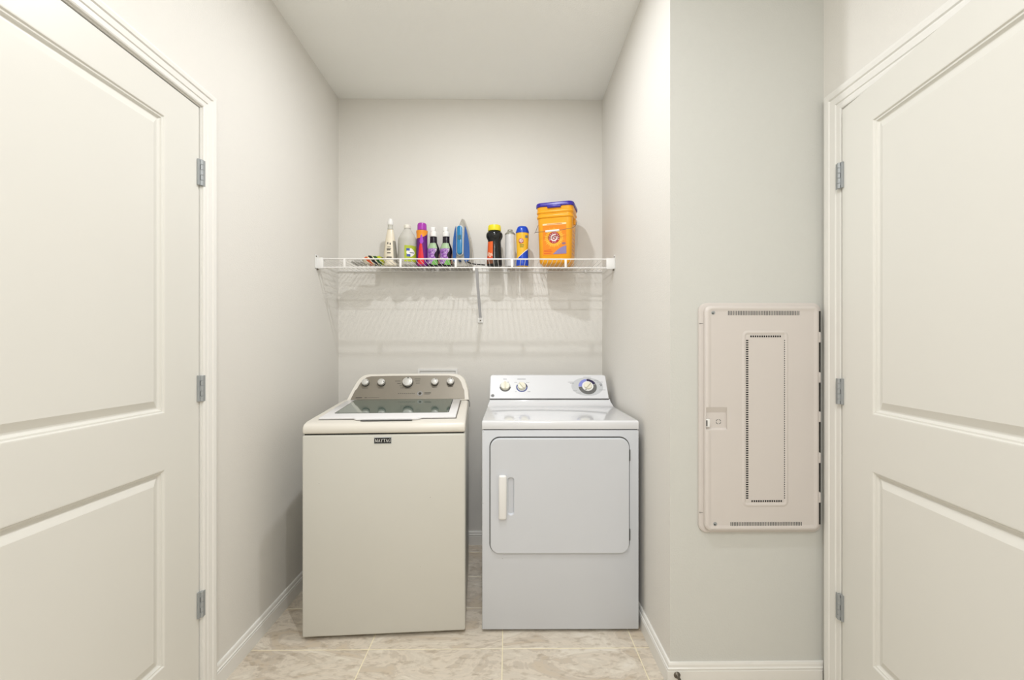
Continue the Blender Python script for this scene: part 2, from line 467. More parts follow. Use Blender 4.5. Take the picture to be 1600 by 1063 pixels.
# ceiling lamps above the viewer, plus an added fill disc behind
for i, (x, y, r, p, c) in enumerate(LAMPS):
    t = thing('ceiling_light', ['small round recessed ceiling lamp nearest above the viewer', 'round ceiling lamp just in front of the alcove', 'large round fill light added out of view behind the viewer'][i], 'lamp', (x, y, CEIL))
    MB().lathe([(r + 0.004, -0.001), (r + 0.006, -0.009), (r + 0.022, -0.006), (r + 0.026, 0.0)], 40, cap=False).build('trim_ring', M['white'], t)
    MB().lathe([(r + 0.004, -0.006), (r + 0.004, -0.004)], 40).build('diffuser', LIGHTMAT, t)

# ---------------------------------------------------------------- washer
wa = R(3.67)
washer = thing('washing_machine', 'cream top-loading washing machine with bronze control panel, left of the dryer', 'washing machine', (-0.5446, 2.244, 0), wa)
body = MB().box(-0.342, 0.342, -0.330, 0.330, 0.014, 0.866, r=0.008, seg=3).build('cabinet', M['wash'], washer)
MB().box(-0.334, 0.334, -0.322, 0.322, 0.860, 0.874).build('deck_gap', M['dark'], washer)
for sx in (-1, 1):
    for sy in (-1, 1):
        MB().lathe([(0.018, 0.0), (0.021, 0.003), (0.021, 0.008), (0.010, 0.010), (0.010, 0.016)], 16, Matrix.Translation((sx * 0.29, sy * 0.28, 0))).build('foot', M['black'], washer)
deck = MB().prism([(-0.330, 0.871), (-0.330, 0.896), (-0.318, 0.912), (-0.285, 0.919), (0.19, 0.947), (0.335, 0.951), (0.335, 0.871)], -0.342, 0.342, axes='yz', r=0.009, seg=3)
plabel(deck.build('top_deck', M['washtop'], washer), 'cream plastic top deck')
# deck plane frame : origin front-left of the lid; slope .028/.475
sl = math.atan2(0.028, 0.475)
def deckm(): return frame_m((0, -0.285, 0.919), (1, 0, 0), (0, math.cos(sl), math.sin(sl)), (0, -math.sin(sl), math.cos(sl)))
dm = deckm()
MB().prism([(-0.298, 0.0195), (0.300, 0.0195), (0.3055, 0.474), (-0.3025, 0.474)], 0.0004, 0.0012, axes='xy', m=dm).build('lid_gap', M['lidseam'], washer)
lid = MB()
lid.prism([(-0.297, 0.022), (-0.150, 0.022), (-0.132, -0.004), (0.132, -0.004), (0.150, 0.022), (0.297, 0.022), (0.301, 0.470), (-0.301, 0.470)],
          0.0012, 0.0105, axes='xy', r=0.004, seg=2, m=dm)
lido = plabel(lid.build('lid', M['lid'], washer), 'bright white lid framing the window')
def rr(x0, x1, y0, y1, r, n=5):
    out = []
    for cx, cy, a0 in ((x1 - r, y1 - r, 0), (x0 + r, y1 - r, 90), (x0 + r, y0 + r, 180), (x1 - r, y0 + r, 270)):
        for k in range(n + 1):
            a = R(a0 + 90 * k / n); out.append((cx + r * math.cos(a), cy + r * math.sin(a)))
    return out
MB().prism(rr(-0.2560, 0.2580, 0.112, 0.464, 0.010), 0.0100, 0.0116, axes='xy', m=dm).build('window_glass', M['glass'], lido)
MB().prism(rr(-0.2590, 0.2610, 0.109, 0.467, 0.012), 0.0100, 0.0110, axes='xy', m=dm).build('window_rim', M['dark'], lido)
MB().box(-0.11, 0.11, -0.012, -0.004, 0.0005, 0.003, m=dm).build('finger_recess', M['seam'], lido)
# leaning console
FO = Vector((0, 0.216, 0.948)); FS = Vector((0, 0.094, 0.136)).normalized(); FX = Vector((1, 0, 0)); FN = FX.cross(FS)
fm = frame_m(FO, FX, FS, FN)
co = [(-0.3165, -0.004), (-0.3005, 0.050), (-0.2895, 0.090), (-0.2775, 0.122), (-0.264, 0.144), (-0.246, 0.160), (-0.220, 0.1675), (-0.10, 0.1700),
      (0.10, 0.1705), (0.250, 0.1700), (0.284, 0.1650), (0.307, 0.152), (0.323, 0.130), (0.336, 0.090), (0.344, 0.050), (0.3485, -0.004)]
shell_ = MB()
n_ = len(co)
fr = [fm @ Vector((x, s, 0.0)) for x, s in co]
fr1 = [fm @ Vector((x * 0.985, s - 0.006 if s > 0.05 else s, 0.010)) for x, s in co]
bk = [Vector((p.x, 0.338, p.z - (0.004 if p.z > 1.0 else 0))) for p in fr]
inn = [fm @ Vector((x * 0.955, s - 0.016 if s > 0.05 else s + 0.004, 0.008)) for x, s in co]
shell_.rings([bk, fr, fr1, inn], cap0=True, cap1=True)
plabel(shell_.build('console_shell', M['washtop'], washer, angle=50), 'cream console housing with rounded shoulders')
pc = [(x * 0.925 + 0.0005, s - 0.019 if s > 0.05 else s + 0.006) for x, s in co]
panm = MB(); panm.rings([[fm @ Vector((x, s, 0.004)) for x, s in pc], [fm @ Vector((x, s, 0.0105)) for x, s in pc]])
cpanel = plabel(panm.build('control_panel', M['pan'], washer), 'bronze-grey metallic control panel')
for (kx, ks, kr, ma) in ((-0.226, 0.103, 0.0195, 60), (-0.139, 0.103, 0.0195, 95), (0.0046, 0.104, 0.0275, 5), (0.154, 0.104, 0.0195, 25), (0.241, 0.106, 0.0195, 20)):
    km = fm @ Matrix.Translation((kx, ks, 0.0105))
    MB().lathe([(kr * 1.06, 0), (kr * 1.06, 0.005), (kr * 1.0, 0.006)], 36, km).build('knob_skirt', M['black'], cpanel)
    k = MB().lathe([(kr * 0.97, 0.005), (kr, 0.008), (kr, 0.017), (kr * 0.93, 0.020), (kr * 0.80, 0.0205), (kr * 0.76, 0.0195), (kr * 0.70, 0.0205), (kr * 0.4, 0.0215), (0.0005, 0.0218)], 36, km).build('knob', M['knob'], washer)
    a = R(90 - ma)
    MB().lathe([(kr * 0.13, 0.0208), (kr * 0.12, 0.0222)], 12, km @ Matrix.Translation((kr * 0.78 * math.cos(a), kr * 0.78 * math.sin(a), 0))).build('knob_mark', M['black'], k)
ink = MB()
def bar(mb, x, s, l, h, m, z): mb.box(x - l / 2, x + l / 2, s - h / 2, s + h / 2, z, z + 0.0003, m=m)
for (x, s, l) in ((-0.226, 0.072, 0.030), (-0.139, 0.072, 0.030), (0.154, 0.076, 0.028), (0.241, 0.078, 0.026),
                  (-0.052, 0.116, 0.030), (-0.044, 0.101, 0.020), (-0.034, 0.086, 0.012), (-0.026, 0.072, 0.018), (0.010, 0.071, 0.036),
                  (0.058, 0.116, 0.026), (0.060, 0.102, 0.022), (0.056, 0.130, 0.034), (-0.02, 0.130, 0.014)):
    bar(ink, x, s, l, 0.0022, fm, 0.0105)
for k in range(9): bar(ink, -0.040 + k * 0.0105, 0.036 + (0.002 if k % 2 else 0), 0.007, 0.003, fm, 0.0105)
bar(ink, -0.250, 0.0125, 0.034, 0.0042, fm, 0.0105); bar(ink, -0.213, 0.0125, 0.012, 0.0030, fm, 0.0105); bar(ink, -0.172, 0.0125, 0.060, 0.0012, fm, 0.0105)
bar(ink, 0.118, 0.040, 0.036, 0.0045, fm, 0.0105); bar(ink, 0.115, 0.032, 0.030, 0.0018, fm, 0.0105)
ink.build('printed_legend', M['ink'], cpanel)['kind'] = 'stuff'
em = fm @ Matrix.Translation((0.0763, 0.0366, 0.0105))
MB().lathe([(0.0145, 0.0), (0.0145, 0.0006), (0.0095, 0.0006), (0.0095, 0.0)], 28, em, cap=False).build('round_emblem', M['inklt'], cpanel)
MB().lathe([(0.0075, 0.0), (0.0070, 0.0006)], 20, em).build('emblem_centre', M['ink'], cpanel)
# name plate with serif capitals built from strokes
plate = MB().box(-0.0440, 0.0285, -0.3325, -0.3298, 0.8275, 0.8545, r=0.0008, seg=1).build('name_plate', M['steel'], washer)
MB().box(-0.0420, 0.0265, -0.3330, -0.3320, 0.8300, 0.8520).build('plate_field', M['black'], plate)
LET = {'M': [((0.1, 0), (0.18, 1), .13), ((0.15, 1), (0.5, 0.08), .2), ((0.5, 0.08), (0.85, 1), .1), ((0.85, 1), (0.88, 0), .2), ((0, 0.03), (0.25, 0.03), .08), ((0.72, 0.03), (1.02, 0.03), .08), ((0, 0.97), (0.2, 0.97), .08), ((0.8, 0.97), (1.02, 0.97), .08)],
       'A': [((0.12, 0), (0.48, 1), .1), ((0.46, 1), (0.86, 0), .22), ((0.26, 0.34), (0.7, 0.34), .09), ((0, 0.03), (0.26, 0.03), .08), ((0.68, 0.03), (1.0, 0.03), .08)],
       'Y': [((0.14, 1), (0.5, 0.5), .2), ((0.86, 1), (0.5, 0.5), .1), ((0.5, 0.55), (0.5, 0), .2), ((0, 0.97), (0.3, 0.97), .08), ((0.7, 0.97), (1, 0.97), .08), ((0.32, 0.03), (0.68, 0.03), .08)],
       'T': [((0.5, 1), (0.5, 0), .2), ((0.03, 0.96), (0.97, 0.96), .1), ((0.05, 1), (0.05, 0.76), .08), ((0.95, 1), (0.95, 0.76), .08), ((0.32, 0.03), (0.68, 0.03), .08)],
       'G': [((0.9, 0.98), (0.9, 0.7), .08), ((0.86, 0.84), (0.62, 0.98), .1), ((0.62, 0.97), (0.34, 0.93), .1), ((0.36, 0.95), (0.16, 0.7), .16), ((0.15, 0.75), (0.15, 0.28), .21), ((0.16, 0.32), (0.36, 0.05), .16), ((0.34, 0.06), (0.64, 0.03), .1), ((0.62, 0.04), (0.86, 0.16), .1), ((0.84, 0.08), (0.84, 0.46), .18), ((0.62, 0.45), (1.0, 0.45), .08)]}
tx = MB(); cw, chh = 0.0092, 0.0130; x = -0.0392
for chx in 'MAYTAG':
    ww = cw * (1.22 if chx == 'M' else 1.0)
    for (a, b, t) in LET[chx]:
        p = Vector((a[0] * ww, 0, a[1] * chh)); q = Vector((b[0] * ww, 0, b[1] * chh)); d = (q - p)
        n = Vector((-d.z, 0, d.x)).normalized() * t * cw / 2.15
        vs = [Vector((x, -0.3334, 0.8345)) + v for v in (p + n, q + n, q - n, p - n)]
        tx.add(vs + [v + Vector((0, 0.0004, 0)) for v in vs], [(0, 1, 2, 3), (4, 7, 6, 5), (0, 4, 5, 1), (1, 5, 6, 2), (2, 6, 7, 3), (3, 7, 4, 0)])
    x += ww + 0.0013
tx.build('plate_lettering', M['white'], plate)
# drain and supply hoses and cord clip at the right rear corner
MB().tube([(0.30, 0.345, 0.80), (0.30, 0.37, 0.92), (0.20, 0.40, 0.99), (0.06, 0.44, 0.97)], 0.010, 8).build('inlet_hose', M['seam'], washer)
MB().tube([(0.335, 0.165, 0.951), (0.345, 0.175, 0.950), (0.350, 0.20, 0.935), (0.349, 0.22, 0.91)], 0.0015, 6).build('lid_cord', M['seam'], washer)

# ---------------------------------------------------------------- dryer
dryer = thing('clothes_dryer', 'white front-loading clothes dryer with square door, right of the washer', 'dryer', (0.232, 2.290, 0), -0.006)
XW = 0.3405
# front is a frame round the door opening
FY = -0.347
MB().box(-XW, XW, FY, 0.350, 0.012, 0.878, r=0.004, seg=2).build('cabinet', M['dry'], dryer)
MB().box(-XW + 0.006, XW - 0.006, FY + 0.006, 0.344, 0.874, 0.8835).build('top_gap', M['dark'], dryer)
for sx in (-1, 1):
    for sy in (-1, 1):
        MB().lathe([(0.018, 0.0), (0.020, 0.003), (0.020, 0.008), (0.010, 0.010), (0.010, 0.016)], 16, Matrix.Translation((sx * 0.28, sy * 0.29, 0))).build('foot', M['black'], dryer)
# top with sweeping cove into the console
prof = [(FY, 0.8815), (FY, 0.910), (FY + 0.002, 0.9145), (FY + 0.008, 0.9175), (FY + 0.02, 0.918), (0.110, 0.918)]
for k in range(1, 11):
    a = R(62 * k / 10)
    prof.append((0.110 + 0.0715 * math.sin(a), 0.918 + 0.0630 * (1 - math.cos(a))))
prof += [(0.1745, 0.9525), (0.350, 0.9525), (0.350, 0.8815)]
top = MB().prism(prof, -XW, XW, axes='yz', r=0.003, seg=2)
# console shoulders are narrower than the deck: pull in the rear part
for v in top.v:
    if v.z > 0.918 and v.y > 0.1:
        t_ = min(1.0, (v.z - 0.918) / 0.030); v.x *= 1 - 0.026 * (t_ * t_ * (3 - 2 * t_))
plabel(top.build('top_panel', M['drytop'], dryer, angle=55), 'glossy white enamel top curving up to the console')
GO = Vector((0, 0.175, 0.9545)); GS = Vector((0, 0.095, 0.122)).normalized(); GN = FX.cross(GS)
gm = frame_m(GO, FX, GS, GN)
face_h = 0.1555
cons = MB()
cp = [(-0.332, 0.0)] + [(-0.332 + 0.010 * (1 - math.cos(a)), face_h - 0.010 + 0.010 * math.sin(a)) for a in (0, R(30), R(60), R(90))] + \
     [(0.326 - 0.010 * (1 - math.cos(a)), face_h - 0.010 + 0.010 * math.sin(a)) for a in (R(90), R(60), R(30), 0)] + [(0.326, 0.0)]
f0 = [gm @ Vector((x, s, 0.0)) for x, s in cp]
f1 = [gm @ Vector((x * 0.99, s * 0.985 + 0.0012, 0.004)) for x, s in cp]
b0 = [Vector((p.x, 0.350, p.z)) for p in f0]
cons.rings([b0, f0, f1])
consol = plabel(cons.build('console', M['dryfront'], dryer), 'white leaning control console')
MB().box(-0.331, 0.325, 0.170, 0.345, 0.9515, 0.9550).build('console_gap', M['seam'], dryer)
XO = -0.232
def disc(name, x, s, rx, ry, mt, par, z0, z1, a0=0, a1=360, rin=0.0, seg=40):
    vs = []; fs = []; n = max(3, int(seg * (a1 - a0) / 360))
    for k in range(n + 1):
        a = R(a0 + (a1 - a0) * k / n)
        for (q, z) in ((1.0, z0), (1.0, z1), (rin, z1)):
            vs.append(gm @ Vector((x + XO + rx * q * math.cos(a), s + ry * q * math.sin(a), z)))
    for k in range(n):
        b = k * 3
        fs += [(b, b + 3, b + 4, b + 1), (b + 1, b + 4, b + 5, b + 2)]
    return MB().add(vs, fs).build(name, mt, par)
Z = 0.0040
disc('dial_oval', 0.446, 0.078, 0.089, 0.0610, M['palegrey'], consol, Z, Z + 0.0002)
disc('dial_ring', 0.4480, 0.0775, 0.051, 0.051, M['greyprint'], consol, Z, Z + 0.0006, 182, 380, 0.6)
disc('dial_ring', 0.4480, 0.0775, 0.051, 0.051, M['navy'], consol, Z, Z + 0.0006, 24, 92, 0.6)
disc('dial_ring', 0.4480, 0.0775, 0.051, 0.051, M['periw'], consol, Z, Z + 0.0006, 94, 180, 0.6)
disc('knob_ring', -0.0144, 0.0765, 0.0315, 0.0315, M['greyprint'], consol, Z, Z + 0.0004, 180, 360, 0.75)
disc('knob_ring', -0.0144, 0.0765, 0.0315, 0.0315, M['palegrey'], consol, Z, Z + 0.0004, 0, 180, 0.75)
disc('knob_ring', 0.0789, 0.0745, 0.0320, 0.0320, M['bluering'], consol, Z, Z + 0.0004, 150, 360, 0.78)
disc('knob_ring', 0.0789, 0.0745, 0.0320, 0.0320, M['navy'], consol, Z, Z + 0.0004, 0, 70, 0.78)
disc('knob_ring', 0.0789, 0.0745, 0.0320, 0.0320, M['palegrey'], consol, Z, Z + 0.0004, 70, 150, 0.78)
def dknob(x, s, r, ang, skirt=None):
    km = gm @ Matrix.Translation((x + XO, s, Z))
    k = MB().lathe([(r * 1.02, 0.0), (r * 1.0, 0.010), (r * 0.92, 0.013), (0.0005, 0.0135)], 36, km)
    ko = k.build('knob', M['cream'], dryer)
    km2 = km @ Matrix.Rotation(R(ang), 4, 'Z')
    MB().box(-r * 0.22, r * 0.22, -r * 0.95, r * 0.95, 0.012, 0.021, r=0.003, seg=2, m=km2).build('grip', M['cream'], ko)
    if skirt:
        MB().lathe([(skirt, 0.0), (skirt, 0.004), (skirt * 0.97, 0.006), (r * 0.9, 0.006)], 40, km, cap=False).build('skirt', M['white'], ko)
        MB().lathe([(0.0028, 0.0058), (0.0028, 0.0066)], 12, km @ Matrix.Translation((-r * 0.55, -r * 1.03, 0))).build('pointer', M['black'], ko)
    return ko
dknob(-0.0144, 0.079, 0.0245, 0); dknob(0.0789, 0.078, 0.0225, 35); dknob(0.4480, 0.079, 0.0230, -40, 0.0320)
leg = MB()
def gb(x, s, l, h=0.002): leg.box(x + XO - l / 2, x + XO + l / 2, s - h / 2, s + h / 2, Z + 0.0001, Z + 0.0004, m=gm)
for a in ((-0.016, 0.128, 0.020, .003), (0.078, 0.128, 0.048, .003), (0.045, 0.106, 0.016), (0.112, 0.106, 0.018), (0.045, 0.044, 0.010), (0.118, 0.044, 0.016, .003), (0.002, 0.108, 0.01),
          (0.355, 0.108, 0.030), (0.362, 0.100, 0.022), (0.520, 0.108, 0.034), (0.528, 0.055, 0.036), (0.452, 0.142, 0.044, 0.0015), (0.462, 0.133, 0.020), (0.500, 0.120, 0.026), (0.375, 0.050, 0.024, .0015), (0.395, 0.036, 0.03, .0015),
          (0.524, 0.094, 0.016, .006), (0.524, 0.084, 0.008, .008)):
    gb(*a)
leg.build('printed_legend', M['ink2'], consol)['kind'] = 'stuff'
lm = gm @ Matrix.Translation((-0.0831 + XO, 0.0187, Z))
MB().lathe([(0.0095, 0), (0.0095, 0.0006), (0.0004, 0.0008)], 28, lm).build('round_emblem', M['greyprint'], consol)
MB().lathe([(0.0078, 0.0007), (0.0078, 0.0011), (0.0068, 0.0011), (0.0068, 0.0007)], 28, lm, cap=False).build('emblem_ring', M['palegrey'], consol)
MB().tube([(0.004, 0.003, 0.001), (0.0, 0.0045, 0.001), (-0.004, 0.001, 0.001), (-0.001, -0.004, 0.001), (0.0025, -0.002, 0.001), (0.0, 0.0, 0.001), (0.005, -0.003, 0.001)], 0.0005, 5, m=lm).build('emblem_script', M['palegrey'], consol)
# door
DX0, DX1, DZ0, DZ1 = -0.304, 0.296, 0.347, 0.845
MB().prism(rr(DX0 - 0.0045, DX1 + 0.0045, DZ0 - 0.0045, DZ1 + 0.0055, 0.045, 8), FY - 0.0008, FY + 0.004, axes='xz').build('door_seal', M['seam'], dryer)
hx0, hx1, hz0, hz1 = -0.250, -0.198, 0.500, 0.690
door = MB()
out = rr(DX0, DX1, DZ0, DZ1, 0.040, 10)
def loop(pts, y): return [(p[0], y, p[1]) for p in pts]
def inset(x0, x1, z0, z1, r, i, n=10): return rr(x0 + i, x1 - i, z0 + i, z1 - i, max(r - i, 0.002), n)
# front skin has a dished pocket beside the handle
rs = [loop(out, FY), loop(out, FY - 0.010), loop(inset(DX0, DX1, DZ0, DZ1, 0.040, 0.002), FY - 0.0135), loop(inset(DX0, DX1, DZ0, DZ1, 0.040, 0.005), FY - 0.0145)]
door.rings(rs, cap0=True, cap1=False)
# front face with hole: bridge outer loop to pocket loop (same vertex count)
pk = lambda i, y: loop(inset(-0.232, -0.199, 0.513, 0.678, 0.014, i), y)
door.rings([rs[-1], pk(0, FY - 0.0145), pk(0.003, FY - 0.0125), pk(0.006, FY - 0.004)], cap0=False, cap1=True)
dob = door.build('door', M['dry'], dryer, angle=9.6)
hd = MB().box(-0.268, -0.2335, FY - 0.034, FY - 0.0145, 0.4995, 0.6895, r=0.0085, seg=4)
plabel(hd.build('door_handle', M['white'], dob), 'raised white pull handle')
for z in (0.770, 0.425):
    MB().box(DX1 + 0.0005, DX1 + 0.0065, FY - 0.006, FY, z - 0.025, z + 0.025, r=0.001, seg=1).build('door_hinge', M['seam'], dryer)

# ---------------------------------------------------------------- media enclosure
PX0, PX1, PZ0, PZ1 = 0.699, 1.149, 0.560, 1.400
enc = thing('media_enclosure', 'off-white plastic wiring enclosure with perforated cover on the corner wall', 'electrical enclosure', (0.918, YF, 0.98))
eo = (0.918, YF, 0.98)
def ploop(x0, x1, z0, z1, r, i, y): return loop(inset(x0, x1, z0, z1, r, i, 10), y)
e = MB(); e.rings([ploop(PX0, PX1, PZ0, PZ1, .030, 0, YF - 0.0003), ploop(PX0, PX1, PZ0, PZ1, .030, 0, YF - 0.007), ploop(PX0, PX1, PZ0, PZ1, .030, .003, YF - 0.0105), ploop(PX0, PX1, PZ0, PZ1, .030, .010, YF - 0.0125)])
e.build('trim_ring', M['panel'], enc, o=eo)
for z in (1.325, 0.635):
    MB().box(PX0 + 0.0005, PX0 + 0.014, YF - 0.0128, YF - 0.0102, z - 0.0006, z + 0.0006).build('ring_seam', M['greyprint'], enc, o=eo)
MB().box(PX1 - 0.016, PX1 - 0.0050, YF - 0.0135, YF - 0.010, PZ0 + 0.03, PZ1 - 0.03).build('hinge_gap_shade', M['ink'], enc, o=eo)  # dark strip painting in the shadow gap beside the cover
QX0, QX1, QZ0, QZ1 = 0.714, 1.131, 0.572, 1.389
YD = YF - 0.0135; YC = YF - 0.030
c = MB()
rs = [ploop(QX0, QX1, QZ0, QZ1, .024, 0, YD), ploop(QX0, QX1, QZ0, QZ1, .024, 0.0005, YC + 0.008), ploop(QX0, QX1, QZ0, QZ1, .024, 0.003, YC + 0.003),
      ploop(QX0, QX1, QZ0, QZ1, .024, 0.008, YC + 0.0005), ploop(QX0, QX1, QZ0, QZ1, .024, 0.012, YC), ploop(QX0, QX1, QZ0, QZ1, .026, 0.022, YC + 0.0025)]
c.rings(rs, cap0=True, cap1=False)
EX = (0.848, 1.016, 0.660, 1.298)
ex = lambda i, y: ploop(*EX, .020, i, y)
YI = YC + 0.0025
c.rings([rs[-1], ex(0, YI), ex(0.005, YI - 0.002), ex(0.009, YI - 0.002), ex(0.014, YI)], cap0=False, cap1=True)
cov = c.build('cover', M['panel'], enc, o=eo, angle=9.6)
def holes(name, items, n=1):
    mb = MB()
    for x0, x1, z0, z1 in items: mb.box(x0, x1, YI - 0.0005, YI + 0.001, z0, z1)
    q = mb.build(name, M['dark'], cov, o=eo); q['kind'] = 'stuff'; return q
EXL, EXR = 0.8645, 1.0035
def slat(xa, xb, z0, z1, n):
    return [(xa + (xb - xa) * k / n, xa + (xb - xa) * (k + 0.55) / n, z0, z1) for k in range(n)]
for (z0, z1, dx) in ((1.3535, 1.3705, 0), (0.589, 0.605, 0.009)):
    mb = MB()
    n = 44
    for k in range(n):
        xa = 0.797 + dx + 0.262 * k / n
        mb.box(xa, xa + 0.0030, YI - 0.0006, YI + 0.001, z0, z1)
    q = mb.build('vent_slots', M['greyprint'], cov, o=eo); q['kind'] = 'stuff'
def raised_holes(items):
    mb = MB()
    for x0, x1, z0, z1 in items: mb.box(x0, x1, YI - 0.0007, YI + 0.001, z0, z1)
    q = mb.build('perforation', M['dark'], cov, o=eo); q['kind'] = 'stuff'
def col(x, wd, z0=0.690, z1=1.268, n=71): return [(x - wd / 2, x + wd / 2, z0 + (z1 - z0) * k / n, z0 + (z1 - z0) * (k + 0.52) / n) for k in range(n)]
raised_holes(col(0.8665, 0.0085)); raised_holes(col(1.0035, 0.0050))
def row(z, x0, x1, n=14): return [(x0 + (x1 - x0) * k / n, x0 + (x1 - x0) * (k + 0.6) / n, z - 0.0032, z + 0.0032) for k in range(n)]
raised_holes(row(1.277, 0.878, 0.992)); raised_holes(row(0.681, 0.882, 0.996))
# latch pocket
x0, x1, z0, z1 = 0.7185, 0.794, 0.938, 1.021
cut = MB().prism([(YC - 0.02, z1 + 0.003), (YI, z1), (YI + 0.0085, z1 - 0.020), (YI + 0.0085, z0 + 0.007), (YI, z0), (YC - 0.02, z0 - 0.004)], x0 - 0.001, x1, axes='yz').build('cutter', M['panel'], smooth=False)
cov.parent = None; cov.location = eo
md = cov.modifiers.new('pocket', 'BOOLEAN'); md.operation = 'DIFFERENCE'; md.solver = 'EXACT'; md.object = cut
bpy.context.view_layer.update()
me_ = bpy.data.meshes.new_from_object(cov.evaluated_get(bpy.context.evaluated_depsgraph_get()))
cov.modifiers.clear(); cov.data = me_; cov.location = (0, 0, 0); cov.parent = enc
bpy.data.objects.remove(cut)
lp = MB()
lp.box(x0 - 0.001, x0 + 0.013, YC + 0.000, YI + 0.0085, z0 + 0.010, z0 + 0.040, r=0.003, seg=2)
lt = lp.build('latch', M['white'], cov, o=eo, angle=20)
MB().box(x0 - 0.0012, x0 + 0.0035, YC - 0.0006, YC + 0.006, z0 + 0.014, z0 + 0.036, r=0.001, seg=1).build('latch_gap', M['greyprint'], cov, o=eo)
def arcs():
    mb = MB()
    for q in range(4):
        vs = []; fs = []
        for k in range(7):
            a = R(q * 90 + 12 + 66 * k / 6)
            for r in (0.0072, 0.0096): vs.append((0.766 + r * math.cos(a), YI + 0.0081, 0.967 + r * math.sin(a)))
        for k in range(6): fs.append((2 * k, 2 * k + 1, 2 * k + 3, 2 * k + 2))
        mb.add(vs, fs)
    return mb
arcs().build('lock_mark', M['greyprint'], cov, o=eo)
my = Matrix.Rotation(PI / 2, 4, 'X')
for (x, z) in ((0.743, 1.362), (0.750, 0.599)):
    s_ = MB().lathe([(0.0068, 0), (0.0066, 0.0014), (0.004, 0.002), (0.0005, 0.002)], 18, Matrix.Translation((x, YI, z)) @ my).build('screw', M['steel'], cov, o=eo)
    MB().box(x - 0.004, x, YI - 0.0024, YI - 0.0018, z - 0.004, z + 0.0005).build('screw_slot', M['dark'], s_, o=eo)
for z in (1.274, 1.128, 0.985, 0.836, 0.692):
    MB().box(QX1 - 0.004, QX1 + 0.0060, YC + 0.004, YF - 0.011, z - 0.019, z + 0.019, r=0.0028, seg=2).build('hinge_tab', M['panel'], enc, o=eo)

# door stop on the baseboard
ds = thing('door_stop', 'small dark metal spring door stop screwed to the baseboard below the enclosure', 'door stop', (0.617, YF - 0.014, 0.044))
aim = Matrix.Rotation(PI / 2, 4, 'X')
MB().lathe([(0.012, 0), (0.012, 0.002), (0.008, 0.006), (0.0055, 0.008)], 20, aim).build('base', M['gun'], ds)
sp = [(0.0045 * math.cos(t * 2 * PI), -0.008 - 0.055 * t / 14, 0.0045 * math.sin(t * 2 * PI)) for t in [k / 8 for k in range(14 * 8 + 1)]]
MB().tube(sp, 0.0013, 5).build('spring', M['gun'], ds)
MB().lathe([(0.006, 0.062), (0.0068, 0.064), (0.0068, 0.074), (0.005, 0.077), (0.0005, 0.0775)], 16, aim).build('tip', M['white'], ds)

# laundry supply box, just showing above the washer console
bx = thing('supply_box', 'white plumbing supply box on the wall, its top edge showing above the washer', 'plumbing box', (-0.439, YB, 0.90))
o_ = (-0.439, YB, 0.90)
mb = MB()
X0, X1, Z0, Z1 = -0.562, -0.314, 0.845, 1.1035
for a in ((X0, X1, Z1 - 0.012, Z1), (X0, X1, Z0, Z0 + 0.012), (X0, X0 + 0.012, Z0 + 0.012, Z1 - 0.012), (X1 - 0.012, X1, Z0 + 0.012, Z1 - 0.012)):
    mb.box(a[0], a[1], YB - 0.008, YB, a[2], a[3])
mb.build('frame', M['white'], bx, o=o_, smooth=False)
MB().box(X0 + 0.014, X1 - 0.014, YB - 0.002, YB, Z0 + 0.014, Z1 - 0.014).build('back_plate', M['white'], bx, o=o_)
for x in (-0.50, -0.38):
    MB().lathe([(0.012, 0), (0.012, 0.03), (0.016, 0.032), (0.016, 0.045), (0.0005, 0.046)], 16, Matrix.Translation((x, YB - 0.012, 0.90))).build('valve', M['steel'], bx, o=o_)

# ---------------------------------------------------------------- wire shelf
SF, SB = 2.502, 2.812
ZT, ZL, ZD = 1.7315, 1.6835, 1.7215
so = (-0.23, YB, ZD)
sh = thing('wire_shelf', 'white coated wire shelf spanning the alcove above the machines', 'shelf', so)
XS0, XS1 = XL + 0.004, XA - 0.004
for z, r in ((ZT, 0.0036), (ZL, 0.0036)):
    MB().tube([(XS0, SF, z), (XS1, SF, z)], r, 10).build('front_rail', M['wire'], sh, o=so)
MB().tube([(XS0, SB - 0.001, ZD - 0.005), (XS1, SB - 0.001, ZD - 0.005)], 0.0033, 8).build('back_rail', M['wire'], sh, o=so)
MB().tube([(XS0, 2.690, ZD - 0.005), (XS1, 2.690, ZD - 0.005)], 0.0030, 8).build('middle_rail', M['wire'], sh, o=so)
for x in (-0.907, -0.596, -0.289, 0.025, 0.325):
    MB().box(x - 0.0062, x + 0.0062, SF - 0.0045, SF + 0.0015, ZL - 0.003, ZT + 0.002, r=0.0015, seg=2).build('rail_post', M['wire'], sh, o=so)
W0 = MB().tube([(0, SF + 0.002, ZD + 0.0055), (0, SF + 0.012, ZD), (0, SB, ZD)], 0.0016, 6).build('deck_wire', M['wire'], sh, o=(0, SB, ZD))
nw = int((XS1 - XS0 - 0.02) / 0.0254)
for k in range(nw + 1):
    q = W0 if k == 0 else W0.copy()
    if k: COL.objects.link(q); q.parent = sh
    q.location = (XS0 + 0.012 + k * 0.0254 - so[0], SB - so[1], 0)
